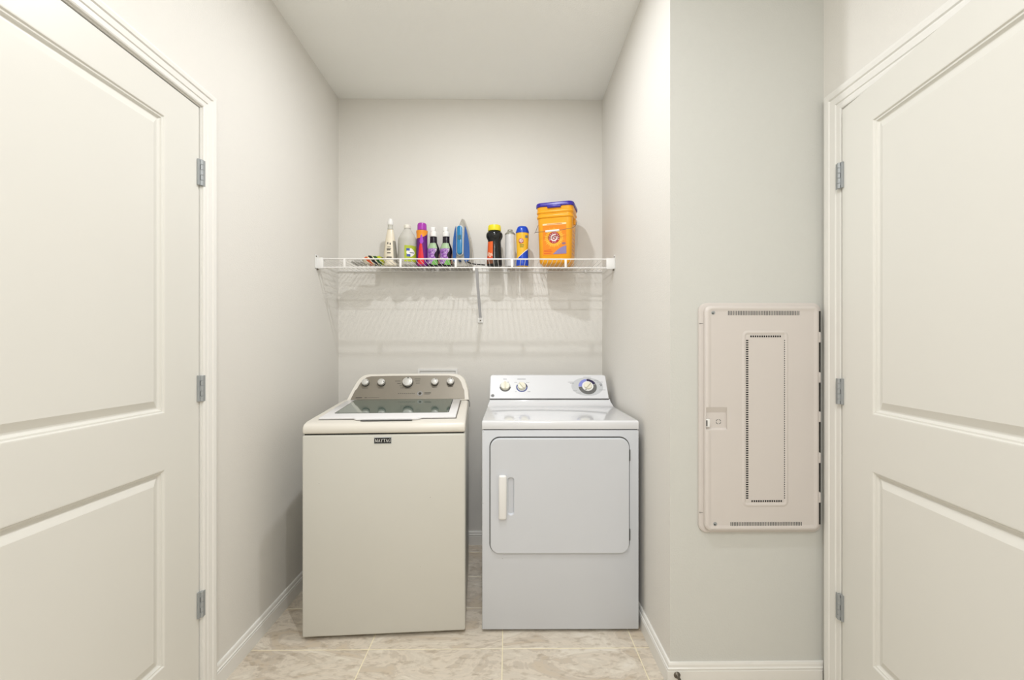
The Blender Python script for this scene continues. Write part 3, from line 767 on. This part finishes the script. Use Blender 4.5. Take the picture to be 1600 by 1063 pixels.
for (xa, xb, sg) in ((XL + 0.0005, -1.024, 1), (0.552, XA - 0.0005, -1)):
    mb = MB().box(xa, xb, SF - 0.007, SF + 0.012, ZL - 0.007, ZT + 0.006, r=0.0025, seg=2)
    xw = xa if sg > 0 else xb
    a, b = sorted((xw, xw + sg * 0.003)); mb.box(a, b, SF - 0.028, SF + 0.02, ZL - 0.008, ZT + 0.020, r=0.001, seg=1)
    br = mb.build('end_bracket', M['white'], sh, o=so)
    MB().lathe([(0.0042, 0), (0.0036, 0.003), (0.0005, 0.0034)], 12, Matrix.Translation((xw + sg * 0.003, SF - 0.018, ZT + 0.010)) @ Matrix.Rotation(sg * PI / 2, 4, 'Y')).build('screw', M['gun'], br, o=so)
    MB().box(*sorted((xw + sg * 0.002, xw + sg * 0.007)), SF - 0.008, SF + 0.004, ZL - 0.016, ZL - 0.006, r=0.001, seg=1).build('hook', M['gun'], br, o=so)
for x in [-0.95 + 0.24 * k for k in range(7)]:
    MB().box(x - 0.007, x + 0.007, SB - 0.008, YB, ZD - 0.012, ZD + 0.004, r=0.002, seg=1).build('wall_clip', M['white'], sh, o=so)
# diagonal brace
bm_ = MB(); p0 = Vector((-0.1735, SF + 0.004, ZL - 0.002)); p1 = Vector((-0.1700, YB - 0.006, 1.425))
d = (p1 - p0).normalized(); sd = Vector((1, 0, 0)); nn = sd.cross(d).normalized()
L_ = (p1 - p0).length
bmx = frame_m(p0, sd, d, nn)
bm_.box(-0.0085, 0.0085, 0, L_, -0.0015, 0.0015, r=0.0008, seg=1, m=bmx)
bm_.box(-0.0085, -0.0070, 0.01, L_ - 0.01, -0.006, 0.0, m=bmx); bm_.box(0.0070, 0.0085, 0.01, L_ - 0.01, -0.006, 0.0, m=bmx)
bro = plabel(bm_.build('brace', M['brace'], sh, o=so), 'light grey diagonal steel brace')
MB().box(-0.186, -0.154, YB - 0.010, YB, 1.392, 1.424, r=0.002, seg=1).build('brace_foot', M['white'], sh, o=so)
MB().lathe([(0.0045, 0), (0.004, 0.002), (0.0005, 0.0025)], 12, Matrix.Translation((-0.170, YB - 0.010, 1.407)) @ my).build('brace_screw', M['gun'], sh, o=so)
MB().box(-0.193, -0.181, SF - 0.006, SF + 0.008, ZL - 0.018, ZL + 0.004, r=0.002, seg=1).build('brace_clip', M['white'], sh, o=so)

# ---------------------------------------------------------------- things on the shelf (deck top z = 1.7235)
Z0S = ZD + 0.0019
IY = 2.700
def px(x, y=IY): return (x - 793.0) * y / 700.0
def smoothprof(pts): return pts
C = lambda n, c, r=0.3, **k: mat(n, c, r, **k)

# striped packet in clear plastic
pk_ = thing('striped_packet', 'small crumpled packet with yellow, green, orange and black stripes lying on the shelf', 'packet', (-0.800, 2.66, Z0S))
def pillow(x0, x1, dy, h, jit, seed, n=18, m_=10):
    rnd = random.Random(seed); mb = MB(); vs = []; fs = []
    for sgn in (1, -1):
        base = len(vs)
        for i in range(n + 1):
            for j in range(m_ + 1):
                u = i / n * 2 - 1; v = j / m_ * 2 - 1
                e = max(0, (1 - u ** 4)) ** 0.5 * max(0, (1 - v ** 4)) ** 0.5
                z = h / 2 + sgn * (h / 2) * e + (rnd.uniform(-jit, jit) * e if sgn > 0 else 0)
                vs.append((x0 + (x1 - x0) * (i / n), v * dy * (1 - 0.12 * abs(u)), z))
        for i in range(n):
            for j in range(m_):
                a = base + i * (m_ + 1) + j
                fs.append((a, a + m_ + 1, a + m_ + 2, a + 1))
    mb.add(vs, fs); return mb
stripes = banded('striped_packet_print', [(0.0, (214, 206, 180)), (0.16, (214, 96, 52)), (0.30, (238, 214, 170)), (0.36, (24, 28, 30)), (0.52, (226, 222, 170)),
                 (0.57, (40, 84, 32)), (0.70, (190, 196, 40)), (0.88, (120, 130, 30)), (0.95, (110, 62, 34))], vec=(1, 0.3, 0.9), scale=7.0, off=0.20, noise=0.10, nscale=30)
pillow(-0.047, 0.072, 0.045, 0.052, 0.006, 3).build('printed_pack', stripes, pk_)
clear = C('crinkled_clear_film', (214, 212, 204), 0.18, trans=0.55, bump=0.6, bscale=60)
pillow(-0.115, -0.030, 0.040, 0.026, 0.006, 9).build('clear_film', clear, pk_)

# cream tapered bottle
b1 = thing('tapered_bottle', 'tall cream cone-shaped bottle with white flip cap and small grey print', 'bottle', (px(610.5, 2.69), 2.69, Z0S))
prof = [(0.030, 0), (0.0385, 0.004), (0.0405, 0.012), (0.0395, 0.06), (0.0345, 0.12), (0.026, 0.175), (0.0185, 0.215), (0.016, 0.222)]
rf = interp(prof)
MB().lathe(prof, 36, sy=0.8).build('body', C('cream_bottle', (236, 226, 204), 0.3), b1)
MB().lathe([(0.0165, 0.220), (0.0175, 0.226), (0.0150, 0.232), (0.0150, 0.245), (0.0165, 0.248)], 28).build('neck', C('neck_grey', (200, 198, 188), 0.35), b1)
MB().lathe([(0.0165, 0.247), (0.0175, 0.252), (0.0172, 0.264), (0.0135, 0.276), (0.0120, 0.283), (0.0005, 0.285)], 28).build('cap', M['white'], b1)
MB().shell(rf, 0.020, 0.150, 38, 92, sy=0.8).build('side_shade', C('bottle_shade_grey', (150, 146, 134), 0.4), b1)  # shade of the right side painted on as a grey patch
pr = MB()
for (za, zb, a0, a1) in ((0.128, 0.140, -22, -10), (0.124, 0.136, 4, 16), (0.100, 0.104, -24, 18), (0.090, 0.098, -22, 12), (0.072, 0.079, -18, 14), (0.046, 0.053, -22, 22), (0.110, 0.113, -18, 14)):
    pr.shell(rf, za, zb, a0, a1, off=0.0008, nz=2, na=4, sy=0.8)
pr.shell(rf, 0.085, 0.15, -86, -70, off=0.0008, nz=4, na=2, sy=0.8)
pr.build('print', C('bottle_print', (96, 92, 84), 0.5), b1)

# clear jug with green label
b2 = thing('clear_jug', 'clear round-shouldered jug bottle with lime green label and white cap', 'bottle', (px(637, 2.70), 2.70, Z0S))
prof = [(0.045, 0), (0.053, 0.005), (0.0555, 0.014), (0.0555, 0.150), (0.052, 0.172), (0.040, 0.195), (0.026, 0.214), (0.0185, 0.224), (0.0180, 0.232)]
rf = interp(prof)
jugm = C('frosted_clear_plastic', (242, 240, 232), 0.22, trans=0.5, ior=1.2)
MB().lathe(prof, 40).build('body', jugm, b2)
MB().lathe([(max(r - 0.003, 0.001), z + 0.003) for r, z in prof[:4]] + [(0.050, 0.166)], 36).build('liquid', C('cloudy_liquid', (222, 218, 200), 0.3, trans=0.35, ior=1.3), b2)
MB().lathe([(0.0195, 0.229), (0.0205, 0.231), (0.0200, 0.247), (0.017, 0.251), (0.0005, 0.2515)], 30).build('cap', C('jug_cap_white', (238, 234, 222), 0.35), b2)
lb = MB().shell(rf, 0.022, 0.118, -6, 76, nz=6, na=16).build('label', C('lime_label', (176, 190, 58), 0.4), b2)
MB().shell(rf, 0.050, 0.102, lambda t: 32 - 26 * math.sin(PI * t), lambda t: 34 + 26 * math.sin(PI * t), off=0.001, nz=10, na=10).build('white_badge', M['white'], lb)
MB().shell(rf, 0.086, 0.100, 6, 26, off=0.0014, nz=3, na=4).build('blue_mark', C('label_blue', (60, 84, 170), 0.4), lb)
MB().shell(rf, 0.052, 0.066, 8, 30, off=0.0014, nz=3, na=4).build('blue_mark', bpy.data.materials['label_blue'], lb)
MB().shell(rf, 0.072, 0.078, 26, 54, off=0.0014, nz=3, na=4).build('grey_mark', C('label_grey', (120, 124, 124), 0.4), lb)

# purple, orange and red aerosol
b3 = thing('aerosol_can', 'purple and red aerosol can with orange collar and magenta cap', 'spray can', (px(659.7, 2.69), 2.69, Z0S))
prof = [(0.030, 0), (0.032, 0.003), (0.032, 0.195), (0.0335, 0.200), (0.0335, 0.212), (0.028, 0.216)]
rf = interp(prof)
b3b = MB().lathe(prof, 40).build('body', C('purple_can', (104, 30, 122), 0.3), b3)
MB().lathe([(0.0275, 0.213), (0.0275, 0.246), (0.0250, 0.255), (0.018, 0.259), (0.0005, 0.260)], 36).build('cap', C('magenta_cap', (170, 58, 172), 0.3), b3)
MB().shell(rf, 0.160, 0.2115, lambda t: -100 - 0 * t, lambda t: -62 + 170 * t ** 0.45, off=0.0007, nz=12, na=24).build('orange_collar', C('orange_print', (240, 150, 40), 0.35), b3b)
MB().shell(rf, 0.0, 0.150, lambda t: 2 - 44 * (1 - t) ** 0.55, lambda t: 2 + 34 * (1 - t) ** 0.75, off=0.0008, nz=12, na=10).build('red_flame', C('red_print', (224, 40, 50), 0.35), b3b)
MB().shell(rf, 0.13, 0.185, lambda t: 4 - 24 * (1 - t) ** 0.6 * min(1, 3 * t + 0.3), lambda t: 4 + 26 * (1 - t) ** 0.6 * min(1, 3 * t + 0.3), off=0.0009, nz=8, na=6).build('violet_flash', C('violet_print', (164, 60, 190), 0.35), b3b)

# two matching dark bottles
def dark_bottle(x, label):
    t = thing('squeeze_bottle', label, 'bottle', (px(x, 2.695), 2.695, Z0S), 0.0, 'purple label bottles on the shelf')
    prof = [(0.031, 0), (0.0365, 0.004), (0.0375, 0.012), (0.0375, 0.092), (0.035, 0.110), (0.027, 0.130), (0.0215, 0.142), (0.0205, 0.180)]
    rf = interp(prof)
    bo = MB().lathe(prof, 36, sy=0.85).build('body', bpy.data.materials.get('dark_bottle') or C('dark_bottle', (30, 20, 34), 0.22), t)
    MB().shell(rf, 0.012, 0.112, -88, lambda q: 26 + 12 * math.sin(q * 9), off=0.0008, nz=24, na=18, sy=0.85).build('label', LABP, bo)
    MB().shell(rf, 0.104, 0.138, lambda q: -60 + 10 * q, lambda q: 44 - 4 * q, off=0.0011, nz=6, na=10, sy=0.85).build('label_crest', bpy.data.materials.get('sage_print') or C('sage_print', (164, 190, 150), 0.4), bo)
    MB().shell(rf, 0.006, 0.042, lambda q: -12 + 34 * q * q, lambda q: 50 - 14 * q * q, off=0.0012, nz=4, na=8, sy=0.85).build('green_print', bpy.data.materials.get('green_print') or C('green_print', (112, 176, 84), 0.4), bo)
    MB().shell(rf, 0.014, 0.075, lambda q: 52 + 14 * q, 84, off=0.0010, nz=4, na=6, sy=0.85).build('tan_print', bpy.data.materials.get('tan_print') or C('tan_print', (168, 124, 108), 0.4), bo)
    cp_ = MB().lathe([(0.0220, 0.178), (0.0225, 0.182), (0.0215, 0.200), (0.0160, 0.207), (0.0145, 0.212)], 28).build('cap_collar', M['white'], t)
    MB().box(-0.0175, 0.0115, -0.014, 0.012, 0.209, 0.236, r=0.005, seg=3).build('nozzle', M['white'], t)
    return t
LABP = banded('purple_label', [(0.0, (96, 60, 120)), (0.36, (150, 92, 178)), (0.47, (190, 150, 206)), (0.54, (128, 76, 158)), (0.62, (214, 196, 220)), (0.68, (104, 70, 130))],
              vec=(0.2, 0, 1), scale=0.15, noise=1.0, nscale=55)
dark_bottle(677.6, 'dark bottle with purple label and white nozzle cap, beside the red aerosol can')
dark_bottle(697.2, 'dark bottle with purple label and white nozzle cap, beside the upright iron')

# iron standing on its heel
ir = thing('steam_iron', 'blue and grey steam iron standing upright on its heel', 'iron', (px(723, 2.70), 2.70, Z0S))
WT = [(0.0, 1.0), (0.06, 1.0), (0.2, 0.99), (0.35, 0.95), (0.5, 0.85), (0.62, 0.72), (0.74, 0.55), (0.84, 0.38), (0.92, 0.22), (0.97, 0.11), (1.0, 0.01)]
def tear(W, H, z0=0.0, x0=0.0, lean=0.0):
    l = [(x0 - W * w + lean * h, z0 + H * h) for h, w in WT]; r_ = [(x0 + W * w + lean * h, z0 + H * h) for h, w in WT[::-1]]
    return l + r_[1:]
def tearloft(specs):
    mb = MB(); mb.rings([[(x, y, z) for x, z in tear(W, H, z0, x0)] for (W, H, z0, x0, y) in specs]); return mb
IH = 0.302
tearloft([(0.057, IH, 0, 0.003, 0.062), (0.0585, IH, 0, 0.003, 0.058), (0.0585, IH, 0, 0.003, 0.050), (0.056, IH - 0.002, 0, 0.003, 0.047)]).build('soleplate', C('iron_soleplate', (176, 170, 160), 0.3, metal=0.5), ir)
irb = tearloft([(0.056, IH - 0.004, 0, 0.001, 0.048), (0.0565, IH - 0.006, 0, 0, 0.020), (0.052, IH - 0.014, 0, -0.002, -0.010), (0.042, IH - 0.035, 0.0, -0.003, -0.026)]).build('body', C('iron_grey', (172, 168, 158), 0.28), ir)
def side(sx):
    mb = MB(); a = []; b = []
    hs = [0.08, 0.14, 0.25, 0.38, 0.5, 0.58, 0.64, 0.69]
    inn_ = [0.030, 0.022, 0.020, 0.021, 0.024, 0.027, 0.029, 0.032]
    ou = [0.034, 0.047, 0.0505, 0.0495, 0.046, 0.042, 0.037, 0.0325]
    if sx < 0:
        inn_ = [0.040, 0.036, 0.035, 0.035, 0.0355, 0.036, 0.0365, 0.037]; ou = [0.044, 0.0545, 0.057, 0.0565, 0.0535, 0.0495, 0.0450, 0.0385]
    else:
        inn_ = [0.020, 0.013, 0.010, 0.010, 0.0115, 0.013, 0.0145, 0.018]; ou = [0.027, 0.042, 0.0445, 0.0430, 0.0380, 0.0320, 0.0265, 0.0190]
    hs = [0.07, 0.12, 0.25, 0.40, 0.53, 0.63, 0.71, 0.79]
    pts = [(sx * x, h * IH) for x, h in zip(inn_, hs)] + [(sx * x, h * IH) for x, h in zip(ou[::-1], hs[::-1])]
    mb.prism(pts, -0.032, -0.006, axes='xz', r=0.001, seg=1); return mb
for sx in (-1, 1): plabel(side(sx).build('side_panel', bpy.data.materials.get('iron_blue') or C('iron_blue', (14, 84, 156), 0.2, coat=0.5), ir), 'translucent deep blue side panel')
def stadium(hw, z0, z1, n=8, x=-0.0125):
    return [(x + hw * math.cos(R(180 + 180 * k / n)), z0 + hw + hw * math.sin(R(180 + 180 * k / n))) for k in range(n + 1)] + \
           [(x + hw * math.cos(R(180 * k / n)), z1 - hw + hw * math.sin(R(180 * k / n))) for k in range(n + 1)]
MB().prism(stadium(0.0205, 0.058, 0.240), -0.044, -0.020, axes='xz', r=0.003, seg=2).build('handle_surround', C('iron_white', (214, 216, 212), 0.3), ir)
MB().prism(stadium(0.0155, 0.064, 0.234), -0.062, -0.030, axes='xz', r=0.005, seg=3).build('handle', C('iron_teal', (12, 122, 176), 0.22, coat=0.4), ir)
MB().box(-0.022, -0.003, -0.0635, -0.0615, 0.150, 0.176, r=0.0006, seg=1).build('steam_button', C('iron_dark_teal', (40, 100, 120), 0.3), ir)
MB().lathe([(0.0105, 0), (0.0105, 0.010), (0.008, 0.012), (0.0005, 0.012)], 20, Matrix.Translation((-0.011, -0.026, 0.034)) @ my, sx=1.0).build('dial', C('iron_navy', (30, 50, 80), 0.3), ir)
MB().tube([(0.020, -0.020, 0.030), (0.035, -0.045, 0.020), (0.055, -0.060, 0.010), (0.085, -0.050, 0.0055), (0.11, -0.055, 0.004), (0.135, -0.040, 0.0042)], 0.0036, 8).build('power_cord', M['black'], ir)

# black bottle, yellow cap
b5 = thing('black_bottle', 'black waisted bottle with yellow screw cap and orange-red label', 'bottle', (px(772.6, 2.69), 2.69, Z0S))
prof = [(0.040, 0), (0.0445, 0.004), (0.0455, 0.014), (0.044, 0.05), (0.0405, 0.10), (0.0385, 0.145), (0.0400, 0.157), (0.0460, 0.168), (0.0495, 0.178), (0.0495, 0.192), (0.0460, 0.201), (0.0370, 0.208), (0.0350, 0.214)]
rf = interp(prof)
b5b = MB().lathe(prof, 44, sy=0.85).build('body', C('glossy_black', (20, 22, 22), 0.16), b5)
MB().lathe([(0.0385, 0.212), (0.0395, 0.215), (0.0385, 0.238), (0.0360, 0.245), (0.030, 0.2475), (0.0005, 0.248)], 40, sy=0.9).build('cap', C('yellow_cap', (240, 222, 40), 0.35), b5)
lb = MB().shell(rf, 0.018, 0.145, -92, -12, off=0.0008, sy=0.85).build('label', banded('orange_red_label', [(0, (170, 110, 70)), (0.2, (196, 60, 40)), (0.42, (222, 84, 46)), (0.55, (238, 196, 170)), (0.62, (232, 100, 40))], vec=(0, 0, 1), scale=6.0, noise=0.4, nscale=60), b5b)
MB().shell(rf, 0.012, 0.034, -92, -10, off=0.0012, sy=0.85).build('label_foot', C('label_brown', (120, 70, 40), 0.4), lb)

# bare white aerosol
b6 = thing('white_aerosol', 'plain light grey aerosol can without a cap', 'spray can', (px(797, 2.70), 2.70, Z0S))
MB().lathe([(0.029, 0), (0.031, 0.002), (0.0312, 0.010), (0.0312, 0.192), (0.0300, 0.195)], 36).build('body', C('can_white', (208, 206, 204), 0.32, var=0.06, vscale=30), b6)
MB().lathe([(0.0315, 0.191), (0.0322, 0.194), (0.0315, 0.198), (0.026, 0.204), (0.017, 0.213), (0.0150, 0.218), (0.0155, 0.222), (0.012, 0.224), (0.0005, 0.223)], 36).build('dome', C('tin_dome', (160, 158, 146), 0.35, metal=0.5), b6)

# logo roundel shared by the yellow packs
redm = C('logo_red', (178, 34, 44), 0.4); whm = C('logo_white', (246, 240, 238), 0.4)
def roundel(parent, m, r):
    d = MB().lathe([(r, 0), (r, 0.0006), (0.0003, 0.0006)], 32, m).build('logo_disc', redm, parent)
    MB().lathe([(r * 0.62, 0.0006), (r * 0.62, 0.0010), (0.0003, 0.0010)], 28, m).build('logo_field', whm, d)
    tk = MB()
    for k in range(11):       # lettering that runs round the red ring
        a = R(205 - 23 * k)
        mm = m @ Matrix.Rotation(a, 4, 'Z') @ Matrix.Translation((r * 0.81, 0, 0))
        tk.box(-r * 0.075, r * 0.075, -r * 0.06, r * 0.06, 0.0006, 0.0010, m=mm)
    for k in range(3):
        a = R(250 + 20 * k)
        tk.box(-r * 0.06, r * 0.06, -r * 0.04, r * 0.04, 0.0006, 0.0010, m=m @ Matrix.Rotation(a, 4, 'Z') @ Matrix.Translation((r * 0.81, 0, 0)))
    tk.build('logo_ring_letters', whm, d)
    arm = MB()
    P = [(0.40, 0.30), (0.10, 0.36), (-0.26, 0.16), (-0.34, -0.16), (-0.10, -0.36), (0.18, -0.26), (0.34, -0.02), (0.14, 0.04), (-0.02, 0.0)]
    arm.tube([(x * r, y * r, 0.0010) for x, y in P], r * 0.085, 6, m=m)
    arm.box(0.30 * r, 0.48 * r, 0.14 * r, 0.46 * r, 0.0010, 0.0016, m=m)
    arm.build('logo_arm', redm, d)
    return d

# yellow and blue shaped bottle
b7 = thing('yellow_blue_bottle', 'yellow and blue contoured bottle with blue cap and red round logo', 'bottle', (px(816.2, 2.69), 2.69, Z0S))
prof = [(0.030, 0), (0.0345, 0.003), (0.0365, 0.012), (0.0345, 0.05), (0.0335, 0.080), (0.0345, 0.12), (0.0375, 0.16), (0.0385, 0.185), (0.0380, 0.200), (0.036, 0.207)]
rf = interp(prof)
blue = C('vivid_blue', (22, 70, 190), 0.25)
b7b = MB().lathe(prof, 40, sy=0.7).build('body', C('golden_yellow', (240, 186, 44), 0.3), b7)
MB().lathe([(0.0395, 0.200), (0.0395, 0.206), (0.036, 0.220), (0.031, 0.233), (0.024, 0.240), (0.0005, 0.243)], 36, sy=0.72).build('cap', blue, b7)
MB().shell(rf, 0.003, 0.092, -179, lambda t: 179, off=0.0006, nz=10, na=40, sy=0.7)
vs = MB(); na = 40
V = []; F = []
for i in range(11):
    for k in range(na + 1):
        a = -180 + 360 * k / na; t = i / 10
        topz = 0.072 + 0.030 * math.sin(R(a * 1.0))
        z = 0.003 + (topz - 0.003) * t; r = rf(z) + 0.0007
        V.append((r * math.sin(R(a)), -r * math.cos(R(a)) * 0.7, z))
for i in range(10):
    for k in range(na):
        q = i * (na + 1) + k; F.append((q, q + 1, q + na + 2, q + na + 1))
lw = MB().add(V, F).build('blue_wave', blue, b7b)
V2 = []
for i in range(3):
    for k in range(na + 1):
        a = -180 + 360 * k / na
        z = 0.072 + 0.030 * math.sin(R(a)) + (0.004 + 0.003 * math.sin(R(a))) * i / 2; r = rf(z) + 0.0008
        V2.append((r * math.sin(R(a)), -r * math.cos(R(a)) * 0.7, z))
F2 = [(i * (na + 1) + k, i * (na + 1) + k + 1, (i + 1) * (na + 1) + k + 1, (i + 1) * (na + 1) + k) for i in range(2) for k in range(na)]
MB().add(V2, F2).build('white_swoosh', whm, b7b)
MB().shell(rf, 0.122, 0.128, -28, 14, off=0.0008, nz=2, na=4, sy=0.7).build('green_print', C('olive_print', (120, 130, 30), 0.4), b7b)
MB().shell(rf, 0.112, 0.117, -28, 10, off=0.0008, nz=2, na=4, sy=0.7).build('green_print', bpy.data.materials['olive_print'], b7b)
MB().shell(rf, 0.168, 0.184, 24, 56, off=0.0008, nz=2, na=4, sy=0.7).build('grey_print', bpy.data.materials['label_grey'], b7b)
roundel(b7b, Matrix.Translation((-0.008, -0.0268, 0.150)) @ my, 0.0150)

# big yellow detergent bucket
th_ = R(-17)
bk_ = thing('detergent_bucket', 'large orange-yellow detergent bucket with purple lid and wire handle', 'bucket', (px(870.5, 2.665), 2.665, Z0S), th_)
yel = C('bucket_yellow', (246, 170, 28), 0.28)
def sq(hx, hy, r, z, n=6): return [(x, y, z) for x, y in rr(-hx, hx, -hy, hy, r, n)]
BW0, BD0, BW1, BD1, BH = 0.094, 0.076, 0.1040, 0.088, 0.335
def wd(z): t = z / BH; return BW0 + (BW1 - BW0) * t, BD0 + (BD1 - BD0) * t
RS = []
for z, e in ((0, -0.014), (0.003, -0.007), (0.014, 0), (0.265, 0), (0.268, 0.005), (0.274, 0.0065), (0.280, 0.005), (0.283, 0.001), (0.292, 0.001), (0.295, 0.005), (0.301, 0.0065), (0.306, 0.005), (0.309, 0.002), (0.335, 0.003)):
    a, b = wd(z); RS.append(sq(a + e, b + e, 0.028 + e, z))
bb = MB(); bb.rings(RS); bbo = bb.build('body', yel, bk_, angle=40)
ld_ = MB(); a, b = wd(BH)
ld_.rings([sq(a + 0.006, b + 0.006, 0.034, 0.330), sq(a + 0.0085, b + 0.0085, 0.036, 0.333), sq(a + 0.0085, b + 0.0085, 0.036, 0.347), sq(a + 0.005, b + 0.005, 0.032, 0.353), sq(a - 0.004, b - 0.004, 0.026, 0.356)])
ld_.box(-0.040, 0.040, -b - 0.012, -b, 0.320, 0.336, r=0.003, seg=2)
ld_.build('lid', C('violet_lid', (58, 42, 156), 0.3), bk_)
# front-face frame following the taper
fa = math.atan2(BD1 - BD0, BH)
ffm = frame_m((0, -BD0, 0), (1, 0, 0), (0, -math.sin(fa), math.cos(fa)), (0, -math.cos(fa), -math.sin(fa)))
lab = MB().box(-0.069, 0.069, 0.052, 0.222, 0.0002, 0.0008, m=ffm).build('label', C('label_orange', (240, 140, 22), 0.35), bbo)
MB().box(-0.069, 0.069, 0.2235, 0.2330, 0.0002, 0.0010, m=ffm).build('label_banner', C('banner_cream', (250, 220, 170), 0.4), bbo)
MB().box(-0.045, 0.045, 0.2265, 0.2305, 0.0010, 0.0013, m=ffm).build('banner_text', C('banner_ink', (214, 140, 70), 0.4), bbo)
lc = ffm @ Matrix.Translation((-0.002, 0.150, 0.0008))
MB().lathe([(0.052, 0), (0.052, 0.0003), (0.0003, 0.0003)], 36, lc).build('sun_glow', C('sun_yellow', (246, 166, 30), 0.35), lab)
ray = MB()
for k in range(28):
    a = 2 * PI * k / 28; w_ = 0.055
    l = 0.066 if k % 2 else 0.058
    ray.add([(0.036 * math.cos(a - w_), 0.036 * math.sin(a - w_), 0.0006), (0.036 * math.cos(a + w_), 0.036 * math.sin(a + w_), 0.0006), (l * math.cos(a), l * math.sin(a), 0.0006)], [(0, 1, 2)], lc)
ray.build('sun_rays', C('ray_yellow', (254, 214, 90), 0.35), lab)
roundel(lab, lc @ Matrix.Translation((0, 0, 0.0006)), 0.0335)
swo = MB(); pts = [(0.069, 0.055)] + [(-0.010 + 0.079 * t, 0.055 + 0.045 * math.sin(t * PI / 2)) for t in [k / 10 for k in range(11)]]
swo.add([(x, s, 0.0016) for x, s in pts], [tuple(range(len(pts)))], ffm)
swo.build('lavender_patch', C('lavender_print', (140, 130, 176), 0.4), lab)
inkb = MB()
for (x, s, l) in ((-0.040, 0.080, 0.044), (-0.038, 0.072, 0.050), (-0.040, 0.061, 0.044)): inkb.box(x - l / 2, x + l / 2, s - 0.002, s + 0.002, 0.0008, 0.0012, m=ffm)
inkb.build('label_text', C('orange_red_ink', (224, 96, 30), 0.4), lab)
MB().lathe([(0.012, 0.0008), (0.012, 0.0014), (0.0003, 0.0014)], 20, ffm @ Matrix.Translation((0.054, 0.114, 0)), sy=0.55).build('oval_mark', C('mauve_print', (150, 110, 120), 0.4), lab)
sidep = MB()
for k in range(7):
    z = 0.06 + 0.022 * k
    a_, b_ = wd(z); sidep.box(a_ + 0.0002, a_ + 0.0008, -0.040, 0.030 - 0.006 * (k % 3), z, z + 0.004)
sidep.build('side_print', C('side_ink', (190, 130, 150), 0.4), bbo)
for sx in (-1, 1):
    a_, b_ = wd(0.262)
    MB().box(*sorted((sx * (a_ - 0.002), sx * (a_ + 0.010))), -0.014, 0.014, 0.236, 0.268, r=0.004, seg=2).build('handle_ear', yel, bk_)
a_, b_ = wd(0.262)
hw = a_ + 0.013
hp = [(-hw, 0, 0.252), (-hw - 0.004, -0.010, 0.235), (-hw - 0.006, -0.045, 0.198), (-hw - 0.004, -0.085, 0.184), (-hw + 0.008, -0.106, 0.181), (-0.045, -0.112, 0.181), (0.0, -0.114, 0.181), (0.045, -0.112, 0.184), (hw - 0.010, -0.104, 0.192), (hw + 0.003, -0.070, 0.208), (hw + 0.005, -0.030, 0.232), (hw, 0, 0.252)]
hobj = MB().tube(hp, 0.0014, 8).build('wire_handle', C('handle_wire', (120, 112, 100), 0.3, metal=0.7), bk_)
MB().tube([(-0.046, -0.112, 0.181), (0.034, -0.113, 0.1825)], 0.0062, 12).build('handle_grip', M['white'], bk_)
